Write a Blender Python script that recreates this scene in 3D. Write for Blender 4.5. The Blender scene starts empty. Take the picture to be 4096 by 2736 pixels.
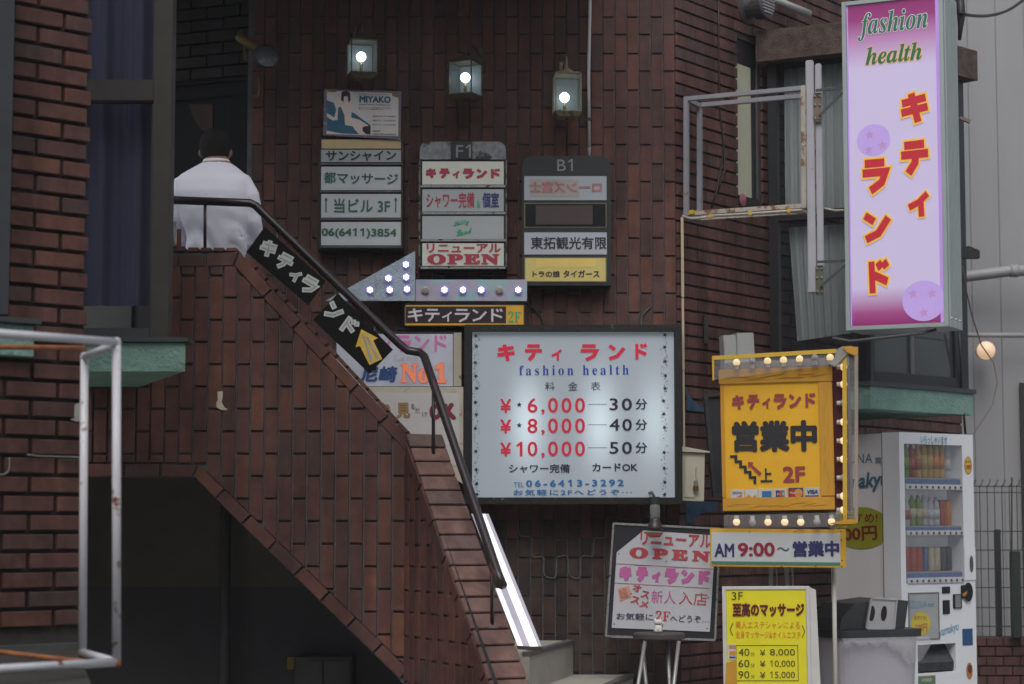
import bpy, bmesh, math, random
from mathutils import Vector, Matrix
random.seed(7)
R = math.radians
C = bpy.context.scene.collection
SC = bpy.context.scene
# ------------------------------------------------------------------ camera, world, sun, exposure
F = 8400.0; CAMZ = 1.4; PITCH = math.atan(732/F)      # focal length in photo pixels (photo 4096 wide)
cam = bpy.data.objects.new('camera', bpy.data.cameras.new('camera')); C.objects.link(cam)
cam.location = (0, 0, CAMZ); cam.rotation_euler = (math.pi/2+PITCH, 0, 0)
cam.data.sensor_width = 36; cam.data.lens = F/4096*36
cam.data.clip_start = .1; cam.data.clip_end = 500
cam.data.dof.use_dof = True; cam.data.dof.focus_distance = 11.6; cam.data.dof.aperture_fstop = 3.0
SC.camera = cam
w = bpy.data.worlds.new('World'); SC.world = w; w.use_nodes = True
nt = w.node_tree; nt.nodes.clear()
sky = nt.nodes.new('ShaderNodeTexSky'); sky.sky_type = 'NISHITA'; sky.sun_disc = False
sky.sun_elevation = R(52); sky.sun_rotation = R(188); sky.air_density = 1.0; sky.dust_density = 4.0; sky.ozone_density = 1.0
hs = nt.nodes.new('ShaderNodeHueSaturation'); hs.inputs['Saturation'].default_value = .42
bg = nt.nodes.new('ShaderNodeBackground'); bg.inputs[1].default_value = 0.15
wo = nt.nodes.new('ShaderNodeOutputWorld')
nt.links.new(sky.outputs[0], hs.inputs['Color']); nt.links.new(hs.outputs[0], bg.inputs[0]); nt.links.new(bg.outputs[0], wo.inputs[0])
sl = bpy.data.lights.new('sun', 'SUN'); sl.energy = 0.9; sl.angle = R(35); sl.color = (1, .975, .95)
sun = bpy.data.objects.new('sun', sl); C.objects.link(sun)
_d = Vector((math.sin(R(188))*math.cos(R(52)), math.cos(R(188))*math.cos(R(52)), math.sin(R(52))))
sun.rotation_euler = (-_d).to_track_quat('-Z', 'Y').to_euler(); sun.location = (3, -4, 12)
SC.view_settings.view_transform = 'Standard'; SC.view_settings.look = 'None'
SC.view_settings.exposure = -0.02; SC.view_settings.gamma = 1; SC.view_settings.use_curve_mapping = False
SC.cycles.use_denoising = True

# ------------------------------------------------------------------ projection helpers
CP, SP = math.cos(PITCH), math.sin(PITCH)
def ray(u, v):
    x = (u-2048)/F; z = -(v-1368)/F
    return Vector((x, CP-SP*z, SP+CP*z))
def P(u, v, Y):
    d = ray(u, v); return Vector((0, 0, CAMZ))+d*(Y/d.y)
def proj(p):
    q = p-Vector((0, 0, CAMZ)); y = CP*q.y+SP*q.z; z = -SP*q.y+CP*q.z
    return (2048+F*q.x/y, 1368-F*z/y)
class Fr:                                                # a local frame: x right, y away, z up
    def __init__(s, o, ax, az=Vector((0, 0, 1))):
        ax = ax.normalized(); az = (az-ax*az.dot(ax)).normalized(); ay = az.cross(ax)
        s.m = Matrix(((ax.x, ay.x, az.x, o.x), (ax.y, ay.y, az.y, o.y), (ax.z, ay.z, az.z, o.z), (0, 0, 0, 1)))
        s.i = s.m.inverted()
    def hit(s, u, v, y=0.0):
        c = s.i @ Vector((0, 0, CAMZ)); d = s.i.to_3x3() @ ray(u, v)
        return c+d*((y-c.y)/d.y)
    def h2(s, u, v, y=0.0):
        p = s.hit(u, v, y); return (p.x, p.z)
    def px(s, x, z, y=0.0): return proj(s.m @ Vector((x, y, z)))
def quad(LT, RT, RB, LB, YL, YR=None):
    YR = YR or YL
    a = P(*LB, YL); b = P(*RB, YR); c = P(*LT, YL)
    return Fr(a, b-a, c-a)
def front(u0, v0, u1, v1, Y): return quad((u0, v0), (u1, v0), (u1, v1), (u0, v1), Y)

# ------------------------------------------------------------------ materials
def nodes(name):
    m = bpy.data.materials.new(name); m.use_nodes = True
    return m, m.node_tree, m.node_tree.nodes['Principled BSDF']
def lin(c):
    if isinstance(c, str):
        c = [int(c[i:i+2], 16)/255 for i in (0, 2, 4)]
        c = [x/12.92 if x <= .04045 else ((x+.055)/1.055)**2.4 for x in c]
    return (c[0], c[1], c[2], 1)
_mc = {}
def M(name, col, rough=.55, metal=0, em=0, var=.12, scale=6, bump=0, rust=None, rthr=.6, rscale=9, alpha=None, emcol=None, spec=.5, streak=False, trans=0):
    if name in _mc: return _mc[name]
    m, t, b = nodes(name); N = t.nodes; L = t.links
    col = lin(col)
    tc = N.new('ShaderNodeNewGeometry')
    mp = N.new('ShaderNodeMapping'); L.new(tc.outputs['Position'], mp.inputs[0])
    if streak: mp.inputs['Scale'].default_value = (1, 1, .12)
    nz = N.new('ShaderNodeTexNoise'); nz.inputs['Scale'].default_value = scale; nz.inputs['Detail'].default_value = 6; nz.inputs['Roughness'].default_value = .65
    L.new(mp.outputs[0], nz.inputs['Vector'])
    mr = N.new('ShaderNodeMapRange'); mr.inputs['From Min'].default_value = .25; mr.inputs['From Max'].default_value = .75
    mr.inputs['To Min'].default_value = 1-var; mr.inputs['To Max'].default_value = 1+var
    L.new(nz.outputs['Fac'], mr.inputs['Value'])
    mx = N.new('ShaderNodeVectorMath'); mx.operation = 'SCALE'; mx.inputs[0].default_value = col[:3]
    L.new(mr.outputs[0], mx.inputs['Scale']); out = mx.outputs[0]
    if rust:
        n2 = N.new('ShaderNodeTexNoise'); n2.inputs['Scale'].default_value = rscale; n2.inputs['Detail'].default_value = 8; n2.inputs['Roughness'].default_value = .7
        L.new(tc.outputs['Position'], n2.inputs['Vector'])
        r2 = N.new('ShaderNodeMapRange'); r2.inputs['From Min'].default_value = rthr; r2.inputs['From Max'].default_value = rthr+.05
        L.new(n2.outputs['Fac'], r2.inputs['Value'])
        mm = N.new('ShaderNodeMix'); mm.data_type = 'RGBA'; L.new(r2.outputs[0], mm.inputs[0]); L.new(out, mm.inputs[6]); mm.inputs[7].default_value = lin(rust)
        out = mm.outputs[2]
    L.new(out, b.inputs['Base Color'])
    b.inputs['Roughness'].default_value = rough; b.inputs['Metallic'].default_value = metal
    b.inputs['Specular IOR Level'].default_value = spec
    if em:
        if emcol: b.inputs['Emission Color'].default_value = lin(emcol)
        else: L.new(out, b.inputs['Emission Color'])
        b.inputs['Emission Strength'].default_value = em
    if alpha is not None: b.inputs['Alpha'].default_value = alpha
    if trans: b.inputs['Transmission Weight'].default_value = trans
    if bump:
        bp = N.new('ShaderNodeBump'); bp.inputs['Strength'].default_value = bump; bp.inputs['Distance'].default_value = .01
        n3 = N.new('ShaderNodeTexNoise'); n3.inputs['Scale'].default_value = scale*8; n3.inputs['Detail'].default_value = 8
        L.new(tc.outputs['Position'], n3.inputs['Vector'])
        L.new(n3.outputs['Fac'], bp.inputs['Height']); L.new(bp.outputs[0], b.inputs['Normal'])
    _mc[name] = m
    return m
def brick_mat(name, c1, c2, c3, rough=.62, blotch=.35):
    m, t, b = nodes(name); N = t.nodes; L = t.links
    oi = N.new('ShaderNodeObjectInfo'); g = N.new('ShaderNodeNewGeometry')
    ad = N.new('ShaderNodeMath'); ad.operation = 'ADD'; L.new(oi.outputs['Random'], ad.inputs[0]); L.new(g.outputs['Random Per Island'], ad.inputs[1])
    fr = N.new('ShaderNodeMath'); fr.operation = 'FRACT'; L.new(ad.outputs[0], fr.inputs[0])
    cr = N.new('ShaderNodeValToRGB'); L.new(fr.outputs[0], cr.inputs[0]); e = cr.color_ramp.elements
    e[0].color = lin(c2); e[1].color = lin(c3); k = e.new(.35); k.color = lin(c1); k = e.new(.7); k.color = lin(c1)
    nz = N.new('ShaderNodeTexNoise'); nz.inputs['Scale'].default_value = 14; nz.inputs['Detail'].default_value = 9; nz.inputs['Roughness'].default_value = .72
    L.new(g.outputs['Position'], nz.inputs['Vector'])
    mr = N.new('ShaderNodeMapRange'); mr.inputs['From Min'].default_value = .3; mr.inputs['From Max'].default_value = .72
    mr.inputs['To Min'].default_value = 1-blotch; mr.inputs['To Max'].default_value = 1+blotch*.8; L.new(nz.outputs[0], mr.inputs[0])
    n2 = N.new('ShaderNodeTexNoise'); n2.inputs['Scale'].default_value = 1.6; n2.inputs['Detail'].default_value = 4
    L.new(g.outputs['Position'], n2.inputs['Vector'])
    m2 = N.new('ShaderNodeMapRange'); m2.inputs['From Min'].default_value = .3; m2.inputs['From Max'].default_value = .7
    m2.inputs['To Min'].default_value = .8; m2.inputs['To Max'].default_value = 1.15; L.new(n2.outputs[0], m2.inputs[0])
    mu = N.new('ShaderNodeMath'); mu.operation = 'MULTIPLY'; L.new(mr.outputs[0], mu.inputs[0]); L.new(m2.outputs[0], mu.inputs[1])
    vs = N.new('ShaderNodeVectorMath'); vs.operation = 'SCALE'; L.new(cr.outputs[0], vs.inputs[0]); L.new(mu.outputs[0], vs.inputs['Scale'])
    # grime: streaks running down the wall and pale lime bloom
    ms = N.new('ShaderNodeMapping'); ms.inputs['Scale'].default_value = (5, 5, .55); L.new(g.outputs['Position'], ms.inputs[0])
    n4 = N.new('ShaderNodeTexNoise'); n4.inputs['Scale'].default_value = 1.4; n4.inputs['Detail'].default_value = 6; n4.inputs['Roughness'].default_value = .6; L.new(ms.outputs[0], n4.inputs['Vector'])
    r4 = N.new('ShaderNodeMapRange'); r4.inputs['From Min'].default_value = .38; r4.inputs['From Max'].default_value = .62; r4.inputs['To Min'].default_value = .66; r4.inputs['To Max'].default_value = 1.14; L.new(n4.outputs[0], r4.inputs[0])
    vs2 = N.new('ShaderNodeVectorMath'); vs2.operation = 'SCALE'; L.new(vs.outputs[0], vs2.inputs[0]); L.new(r4.outputs[0], vs2.inputs['Scale'])
    n5 = N.new('ShaderNodeTexNoise'); n5.inputs['Scale'].default_value = 3.3; n5.inputs['Detail'].default_value = 10; n5.inputs['Roughness'].default_value = .75; L.new(g.outputs['Position'], n5.inputs['Vector'])
    r5 = N.new('ShaderNodeMapRange'); r5.inputs['From Min'].default_value = .62; r5.inputs['From Max'].default_value = .78; r5.inputs['To Max'].default_value = .16; L.new(n5.outputs[0], r5.inputs[0])
    m5 = N.new('ShaderNodeMix'); m5.data_type = 'RGBA'; L.new(r5.outputs[0], m5.inputs[0]); L.new(vs2.outputs[0], m5.inputs[6]); m5.inputs[7].default_value = (.16, .13, .12, 1)
    # fine dark pits
    n3 = N.new('ShaderNodeTexNoise'); n3.inputs['Scale'].default_value = 160; n3.inputs['Detail'].default_value = 4
    L.new(g.outputs['Position'], n3.inputs['Vector'])
    r3 = N.new('ShaderNodeMapRange'); r3.inputs['From Min'].default_value = .66; r3.inputs['From Max'].default_value = .72; r3.inputs['To Max'].default_value = .55
    L.new(n3.outputs[0], r3.inputs[0])
    mm = N.new('ShaderNodeMix'); mm.data_type = 'RGBA'; L.new(r3.outputs[0], mm.inputs[0]); L.new(m5.outputs[2], mm.inputs[6]); mm.inputs[7].default_value = (.02, .013, .012, 1)
    L.new(mm.outputs[2], b.inputs['Base Color']); b.inputs['Roughness'].default_value = rough; b.inputs['Specular IOR Level'].default_value = .3
    bp = N.new('ShaderNodeBump'); bp.inputs['Strength'].default_value = .35; bp.inputs['Distance'].default_value = .004
    L.new(nz.outputs[0], bp.inputs['Height']); L.new(bp.outputs[0], b.inputs['Normal'])
    return m
BR = brick_mat('brick_glazed', (.122, .053, .043), (.086, .048, .043), (.156, .064, .042))
BRP = brick_mat('brick_pillar', (.104, .047, .038), (.074, .044, .040), (.138, .061, .039))
BRE = brick_mat('brick_corner', (.132, .063, .057), (.102, .061, .060), (.155, .072, .059))
BRC = brick_mat('brick_coping', (.175, .100, .085), (.135, .088, .080), (.22, .12, .10))
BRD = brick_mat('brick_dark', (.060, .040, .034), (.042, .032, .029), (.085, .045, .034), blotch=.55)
MORT = M('mortar', (.12, .12, .13), .9, var=.35, scale=12, bump=.4)
MORTP = M('mortar_dark', (.045, .037, .036), .9, var=.3, scale=12, bump=.4)

# ------------------------------------------------------------------ objects
def link(o, parent=None):
    C.objects.link(o)
    if parent is not None: o.parent = parent
    return o
def tag(o, label, cat, group=None, kind=None):
    if label: o['label'] = label
    if cat: o['category'] = cat
    if group: o['group'] = group
    if kind: o['kind'] = kind
    return o
def thing(name, label, cat, fr=None, group=None, loc=None):
    o = bpy.data.objects.new(name, None); o.empty_display_size = .1; link(o)
    if fr is not None: o.matrix_world = fr.m
    if loc is not None: o.location = loc
    return tag(o, label, cat, group)
class MB:
    def __init__(s): s.v = []; s.f = []
    def add(s, vs, fs):
        n = len(s.v); s.v += [tuple(x) for x in vs]; s.f += [tuple(i+n for i in f) for f in fs]; return s
    def box(s, x0, x1, y0, y1, z0, z1):
        if x0 > x1: x0, x1 = x1, x0
        if y0 > y1: y0, y1 = y1, y0
        if z0 > z1: z0, z1 = z1, z0
        return s.add([(x0, y0, z0), (x1, y0, z0), (x1, y1, z0), (x0, y1, z0), (x0, y0, z1), (x1, y0, z1), (x1, y1, z1), (x0, y1, z1)],
                     [(0, 3, 2, 1), (4, 5, 6, 7), (0, 1, 5, 4), (1, 2, 6, 5), (2, 3, 7, 6), (3, 0, 4, 7)])
    def bar(s, a, b, w, h=None, up=Vector((0, 0, 1))):       # square bar between two points
        a = Vector(a); b = Vector(b); h = h or w; d = (b-a).normalized()
        if abs(d.dot(up)) > .98: up = Vector((0, 1, 0))
        x = d.cross(up).normalized()*w/2; z = x.cross(d).normalized()*h/2
        vs = [a-x-z, a+x-z, a+x+z, a-x+z, b-x-z, b+x-z, b+x+z, b-x+z]
        return s.add(vs, [(0, 1, 2, 3), (7, 6, 5, 4), (0, 4, 5, 1), (1, 5, 6, 2), (2, 6, 7, 3), (3, 7, 4, 0)])
    def prism(s, pts, y0, y1):                               # polygon (x,z) from y0 (front) to y1
        n = len(pts)
        ar = sum(pts[i][0]*pts[(i+1) % n][1]-pts[(i+1) % n][0]*pts[i][1] for i in range(n))
        if ar < 0: pts = pts[::-1]
        vs = [(x, y0, z) for x, z in pts]+[(x, y1, z) for x, z in pts]
        return s.add(vs, [tuple(range(n)), tuple(range(2*n-1, n-1, -1))]+[(i, i+n, (i+1) % n+n, (i+1) % n) for i in range(n)])
    def flat(s, pts, y):
        n = len(pts)
        ar = sum(pts[i][0]*pts[(i+1) % n][1]-pts[(i+1) % n][0]*pts[i][1] for i in range(n))
        if ar < 0: pts = pts[::-1]
        return s.add([(x, y, z) for x, z in pts], [tuple(range(n))])
    def tube(s, pts, r, n=8, cap=True):
        pts = [Vector(p) for p in pts]; k = len(pts); rr = r if isinstance(r, (list, tuple)) else [r]*k
        ts = [(pts[min(i+1, k-1)]-pts[max(i-1, 0)]).normalized() for i in range(k)]
        nrm = ts[0].orthogonal().normalized(); vs = []; fs = []
        for i in range(k):
            nrm = (nrm-ts[i]*nrm.dot(ts[i])).normalized(); b = ts[i].cross(nrm)
            vs += [pts[i]+(nrm*math.cos(2*math.pi*j/n)+b*math.sin(2*math.pi*j/n))*rr[i] for j in range(n)]
        for i in range(k-1):
            for j in range(n): fs.append((i*n+j, i*n+(j+1) % n, (i+1)*n+(j+1) % n, (i+1)*n+j))
        if cap: fs += [tuple(range(n-1, -1, -1)), tuple(range((k-1)*n, k*n))]
        return s.add(vs, fs)
    def lathe(s, prof, c=(0, 0, 0), n=16, axis='z', sx=1, sy=1):          # prof: list of (r, h)
        vs = []; fs = []; k = len(prof)
        for r, h in prof:
            for j in range(n):
                a = 2*math.pi*j/n; p = (r*math.cos(a)*sx, r*math.sin(a)*sy, h)
                if axis == 'y': p = (p[0], -p[2], p[1])
                if axis == 'x': p = (p[2], p[0], p[1])
                vs.append((p[0]+c[0], p[1]+c[1], p[2]+c[2]))
        for i in range(k-1):
            for j in range(n): fs.append((i*n+j, i*n+(j+1) % n, (i+1)*n+(j+1) % n, (i+1)*n+j))
        if prof[0][0] > 1e-5: fs.append(tuple(range(n-1, -1, -1)))
        if prof[-1][0] > 1e-5: fs.append(tuple(range((k-1)*n, k*n)))
        return s.add(vs, fs)
    def build(s, name, mat, parent=None, smooth=False, bevel=0, loc=None, kind=None, label=None):
        me = bpy.data.meshes.new(name); me.from_pydata(s.v, [], s.f)
        if bevel:
            bm = bmesh.new(); bm.from_mesh(me)
            bmesh.ops.bevel(bm, geom=bm.edges[:], offset=bevel, segments=2, affect='EDGES', clamp_overlap=True)
            bm.to_mesh(me); bm.free()
        if smooth: me.polygons.foreach_set('use_smooth', [True]*len(me.polygons))
        me.materials.append(mat); me.update()
        o = bpy.data.objects.new(name, me); link(o, parent)
        if loc is not None: o.location = loc
        if kind: o['kind'] = kind
        if label: o['label'] = label
        return o
def copy_tree(o, parent=None):
    c = o.copy(); link(c, parent)
    for ch in list(o.children): copy_tree(ch, c)
    return c
def arc(a, b, sag, n=10, d=Vector((0, 0, -1))):              # a hanging wire between two points
    a = Vector(a); b = Vector(b); return [a.lerp(b, i/n)+d*sag*4*(i/n)*(1-i/n) for i in range(n+1)]
def smooth_path(pts, n=6):
    pts = [Vector(p) for p in pts]; out = []
    for i in range(len(pts)-1):
        p0 = pts[max(i-1, 0)]; p1 = pts[i]; p2 = pts[i+1]; p3 = pts[min(i+2, len(pts)-1)]
        for k in range(n):
            t = k/n; out.append(.5*((2*p1)+(p2-p0)*t+(2*p0-5*p1+4*p2-p3)*t*t+(3*p1-p0-3*p2+p3)*t**3))
    return out+[pts[-1]]

# ------------------------------------------------------------------ lettering
_tm = {}
def text_mesh(s, sp, shear):
    k = (s, sp, shear)
    if k in _tm: return _tm[k]
    cu = bpy.data.curves.new('t', 'FONT'); cu.body = s; cu.size = 1; cu.space_character = sp; cu.shear = shear; cu.resolution_u = 3
    cu.fill_mode = 'FRONT'
    o = bpy.data.objects.new('t', cu); me = bpy.data.meshes.new_from_object(o)
    vs = [(v.co.x, v.co.y) for v in me.vertices]; fs = [tuple(p.vertices) for p in me.polygons]
    bpy.data.objects.remove(o); bpy.data.curves.remove(cu); bpy.data.meshes.remove(me)
    _tm[k] = (vs, fs); return _tm[k]
def text(T, fr, s, p0, p1, h, mat, bold=.0, y=-.004, sp=1, shear=0, outline=None, ob=.03, mirror=False, name='lettering'):
    """ink box: bottom-left pixel p0, bottom-right pixel p1, height h pixels (photo); heavier strokes by stacking shifted copies"""
    vs, fs = text_mesh(s.replace('1', '𝟣'), sp, shear); bold = max(0, bold)
    x0 = min(v[0] for v in vs)-bold; x1 = max(v[0] for v in vs)+bold; z0 = min(v[1] for v in vs)-bold; z1 = max(v[1] for v in vs)+bold
    a = fr.hit(*p0, y); b = fr.hit(*p1, y); c = fr.hit(p0[0], p0[1]-h, y)
    ex = (b-a); ez = Vector((-(b-a).z, 0, (b-a).x)).normalized()*(c-a).length
    if mirror: a = b; ex = -ex
    f_ = [f[::-1] for f in fs] if mirror else fs
    def mk(w_, y0, m, nm, n):
        mb = MB(); ds = [(0, 0)] if w_ <= 0 else [(w_*math.cos(2*math.pi*k/n+.39), w_*math.sin(2*math.pi*k/n+.39)) for k in range(n)]+[(0, 0)]
        for i, (dx, dz) in enumerate(ds):
            yy = y0-i*.00007
            mb.add([tuple(a+ex*((v[0]+dx-x0)/(x1-x0))+ez*((v[1]+dz-z0)/(z1-z0))+Vector((0, yy-y, 0))) for v in vs], f_)
        return mb.build(nm, m, T)
    if outline: mk(bold+ob, y+.0012, outline, 'lettering_outline', 12)
    return mk(bold, y, mat, name, 8)
K = {'キ': [[(.04, .70), (.94, .83)], [(0, .36), (1, .49)], [(.40, 1), (.62, 0)]],
     'テ': [[(.14, .92), (.86, .92)], [(0, .60), (1, .60)], [(.54, .60), (.50, .32), (.24, 0)]],
     'ィ': [[(.92, .92), (.5, .60), (.02, .42)], [(.60, .66), (.60, 0)]],
     'ラ': [[(.10, .92), (.88, .92)], [(0, .60), (.95, .60), (.78, .25), (.32, 0)]],
     'ン': [[(.06, .92), (.38, .70)], [(.06, .07), (.55, .24), (.98, .76)]],
     'ド': [[(.20, 1), (.20, 0)], [(.22, .60), (.88, .34)], [(.52, .98), (.62, .80)], [(.78, 1), (.88, .83)]]}
def ribbon(pts, w, ext):
    P2 = [Vector(p) for p in pts]; n = len(P2)
    P2[0] = P2[0]+(P2[0]-P2[1]).normalized()*ext; P2[-1] = P2[-1]+(P2[-1]-P2[-2]).normalized()*ext
    Lf = []; Rt = []
    for i in range(n):
        d1 = (P2[i]-P2[i-1]).normalized() if i else None; d2 = (P2[i+1]-P2[i]).normalized() if i < n-1 else None
        d1 = d1 or d2; d2 = d2 or d1
        nn = (Vector((-d1.y, d1.x))+Vector((-d2.y, d2.x))).normalized(); k = 1/max(.5, nn.dot(Vector((-d1.y, d1.x))))
        Lf.append(P2[i]+nn*w/2*k); Rt.append(P2[i]-nn*w/2*k)
    return [(Rt[i], Rt[i+1], Lf[i+1], Lf[i]) for i in range(n-1)]
def kmesh(ch, w, ext, o, ex, ez, y, mb, inset=0):
    st = 0
    for pl in K[ch]:
        for q in ribbon([(a*(1-w)+w/2, b*(1-w)+w/2) for a, b in pl], w+ext*2, ext+w*.12 if ext else w*.12):
            st += 1
            mb.add([tuple(o+ex*p.x+ez*p.y+Vector((0, y-st*.00012, 0))) for p in q], [(0, 1, 2, 3)])
def kata(T, fr, boxes, mat, w=.2, y=-.004, outline=None, ow=.06, name='lettering'):
    """boxes: list of (char, bottom-left px, bottom-right px, height px)"""
    for m_, e_, yy, nm in (((outline, ow, y+.0015, 'lettering_outline'),) if outline else ())+((mat, 0, y, name),):
        mb = MB()
        for ch, p0, p1, h in boxes:
            a = fr.hit(*p0, y); b = fr.hit(*p1, y); c = fr.hit(p0[0], p0[1]-h, y)
            ex = b-a; ez = Vector((-ex.z, 0, ex.x)).normalized()*(c-a).length
            kmesh(ch, w, e_, a+Vector((0, yy-y, 0)), ex, ez, 0, mb)
        mb.build(nm, m_, T)
def kstr(T, fr, p0, p1, h, mat, s='キティランド', gap=.08, **k):
    n = sum(.72 if c == 'ィ' else 1 for c in s); bx = []; t = 0
    for c in s:
        wd = (.72 if c == 'ィ' else 1)/n; g = gap/n/2
        f = lambda q: (p0[0]+(p1[0]-p0[0])*q, p0[1]+(p1[1]-p0[1])*q)
        bx.append((c, f(t+g), f(t+wd-g), h*(.8 if c == 'ィ' else 1))); t += wd
    kata(T, fr, bx, mat, **k)

# ------------------------------------------------------------------ tiles
def clip(poly, hp):                                          # keep a*x+b*z+c >= 0
    a, b, c = hp; out = []
    for i in range(len(poly)):
        p = poly[i]; q = poly[(i+1) % len(poly)]; dp = a*p[0]+b*p[1]+c; dq = a*q[0]+b*q[1]+c
        if dp >= 0: out.append(p)
        if dp*dq < 0: t = dp/(dp-dq); out.append((p[0]+(q[0]-p[0])*t, p[1]+(q[1]-p[1])*t))
    return out
def area(p): return abs(sum(p[i][0]*p[(i+1) % len(p)][1]-p[(i+1) % len(p)][0]*p[i][1] for i in range(len(p))))/2
def line_hp(p, q, above=True):                               # half plane above/below the line p-q (p.x<q.x)
    dx = q[0]-p[0]; dz = q[1]-p[1]; a, b = -dz, dx; c = -(a*p[0]+b*p[1]); L_ = math.hypot(a, b)
    s = 1 if above else -1
    return (s*a/L_, s*b/L_, s*c/L_)
def inset(poly, d):
    n = len(poly); out = []
    for i in range(n):
        p0 = Vector(poly[i-1]); p = Vector(poly[i]); p1 = Vector(poly[(i+1) % n])
        e1 = (p-p0); e2 = (p1-p)
        if e1.length < 1e-6 or e2.length < 1e-6: out.append(tuple(p)); continue
        e1.normalize(); e2.normalize(); n1 = Vector((-e1.y, e1.x)); n2 = Vector((-e2.y, e2.x)); m = n1+n2
        if m.length < .2: out.append(tuple(p+n1*d)); continue
        m.normalize(); out.append(tuple(p+m*(d/max(.45, m.dot(n1)))))
    return out
def ccw(p): 
    s = sum(p[i][0]*p[(i+1) % len(p)][1]-p[(i+1) % len(p)][0]*p[i][1] for i in range(len(p)))
    return p if s > 0 else p[::-1]
def tile_geo(poly, t, ch, mb, o=(0, 0, 0), yb=0.0):
    poly = ccw(poly); n = len(poly); inn = inset(poly, ch)
    vs = [(x+o[0], yb+o[1], z+o[2]) for x, z in poly]+[(x+o[0], -t+ch+o[1], z+o[2]) for x, z in poly]+[(x+o[0], -t+o[1], z+o[2]) for x, z in inn]
    fs = [tuple(range(2*n, 3*n))]
    for i in range(n):
        j = (i+1) % n
        fs += [(i, j, n+j, n+i), (n+i, n+j, 2*n+j, 2*n+i)]
    mb.add(vs, fs)
_bm = {}
def dedupe(p):
    o = []
    for q in p:
        if not o or math.hypot(q[0]-o[-1][0], q[1]-o[-1][1]) > 1e-4: o.append(q)
    if len(o) > 1 and math.hypot(o[0][0]-o[-1][0], o[0][1]-o[-1][1]) < 1e-4: o.pop()
    return o
def lay(T, fr, polys, mat, t=.014, ch=.0022, limit=300, covers=(), score=None, ybase=.004, join_mat=None):
    """polys: list of (poly, whole?) in the wall frame; the best-seen ones become 'brick' children, the rest one stuff part"""
    items = []
    for poly in polys:
        poly = dedupe(poly)
        if len(poly) < 3 or area(poly) < 2e-4: continue
        cx = sum(p[0] for p in poly)/len(poly); cz = sum(p[1] for p in poly)/len(poly)
        cs = [fr.px(x, z) for x, z in poly]
        inside = any(0 < u < 4096 and 0 < v < 2736 for u, v in cs)
        hid = not inside or any(all(r[0] < u < r[2] and r[1] < v < r[3] for u, v in cs) for r in covers)
        sc = -1 if hid else area(cs)*(score(cx, cz) if score else 1)
        items.append((sc, cx, cz, poly))
    items.sort(key=lambda q: -q[0]); rest = MB(); n = 0
    for sc, cx, cz, poly in items:
        off = random.uniform(-.0015, .0015)
        if sc > 0 and n < limit:
            n += 1
            key = (round(area(poly), 6), tuple((round(x-cx, 4), round(z-cz, 4)) for x, z in poly), t, mat.name)
            if key not in _bm:
                mb = MB(); tile_geo([(x-cx, z-cz) for x, z in poly], t, ch, mb, yb=ybase)
                me = bpy.data.meshes.new('brick'); me.from_pydata(mb.v, [], mb.f); me.materials.append(mat); _bm[key] = me
            o = bpy.data.objects.new('brick', _bm[key]); link(o, T); o.location = (cx, off, cz)
            o.rotation_euler = (random.uniform(-.004, .004), 0, random.uniform(-.006, .006))
        else: tile_geo(poly, t, ch, rest, (0, off, 0), yb=ybase)
    if rest.v: rest.build('brick_field', join_mat or mat, T, kind='stuff')
def rect(x0, z0, x1, z1): return [(x0, z0), (x1, z0), (x1, z1), (x0, z1)]
# ------------------------------------------------------------------ ground
def sheet(name, x0, y0, x1, y1, z, mat):
    mb = MB(); mb.add([(x0, y0, z), (x1, y0, z), (x1, y1, z), (x0, y1, z)], [(0, 1, 2, 3)])
    return tag(mb.build(name, mat), None, None, kind='structure')
sheet('ground', -60, -60, 60, 80, -.004, M('asphalt', (.055, .055, .058), .9, var=.3, scale=3, bump=.5))
sheet('pavement', -6, 3.0, 8, 12.6, .001, M('paving', (.27, .265, .25), .85, var=.25, scale=4, bump=.4))

# ------------------------------------------------------------------ back wall (upright tiles)
BWY = 12.54
bx0 = P(980, 1368, BWY).x; bx1 = P(2705, 1368, BWY).x
bw = Fr(Vector((bx0, BWY, 0)), Vector((1, 0, 0)))
BW = bx1-bx0
T = thing('back_wall', 'dark red brick wall of upright tiles behind the stairs, hung with lanterns and directory signs', 'wall', bw)
MB().box(-.0, BW+.0, .0, .25, .0, 7).build('mortar_bed', MORT, T)
polys = []
pa = 49/8400*BWY; pb = 151/8400*BWY
# column edges measured: a joint at photo x=2705 (corner)
ncol = int(BW/pa)+1
lower_tiles = []
for i in range(ncol):
    xr = BW-i*pa-.001; xl = xr-pa+.008
    if xl < 0: continue
    zoff = bw.h2(2500, 145+(0 if i % 2 == 0 else 76))[1]
    for k in range(-22, 26):
        z0 = zoff+k*pb
        if z0 < 0 or z0 > 5.2: continue
        r = rect(xl, z0+.011, xr, z0+pb)
        if bw.px(xl, z0+pb)[1] > 2040: lower_tiles.append(r)
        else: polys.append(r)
cov = [(1275, 360, 1612, 1000), (1672, 565, 2028, 1078), (2090, 626, 2440, 1140), (1865, 1300, 2722, 2015), (2430, 2120, 2860, 2550), (980, 1010, 1500, 2736), (1400, 1420, 1850, 1860), (700, 1003, 1640, 2736)]
sc = lambda x, z: .15 if (bw.px(x, z)[0] < 1250 or bw.px(x, z)[1] < 60) else 1
lay(T, bw, polys, BR, covers=cov, score=sc, limit=300)
T2 = thing('lower_wall', 'dark brown lower brick wall beneath the big lit price sign', 'wall', Fr(Vector((bx0, BWY-.0, 0)), Vector((1, 0, 0))))
lay(T2, bw, lower_tiles, BRD, covers=cov, limit=200)  # tiles below the price sign use the darker brick colour
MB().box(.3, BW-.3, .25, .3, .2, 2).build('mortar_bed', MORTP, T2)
wm = M('wire_grey', (.12, .135, .13), .6)
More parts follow.
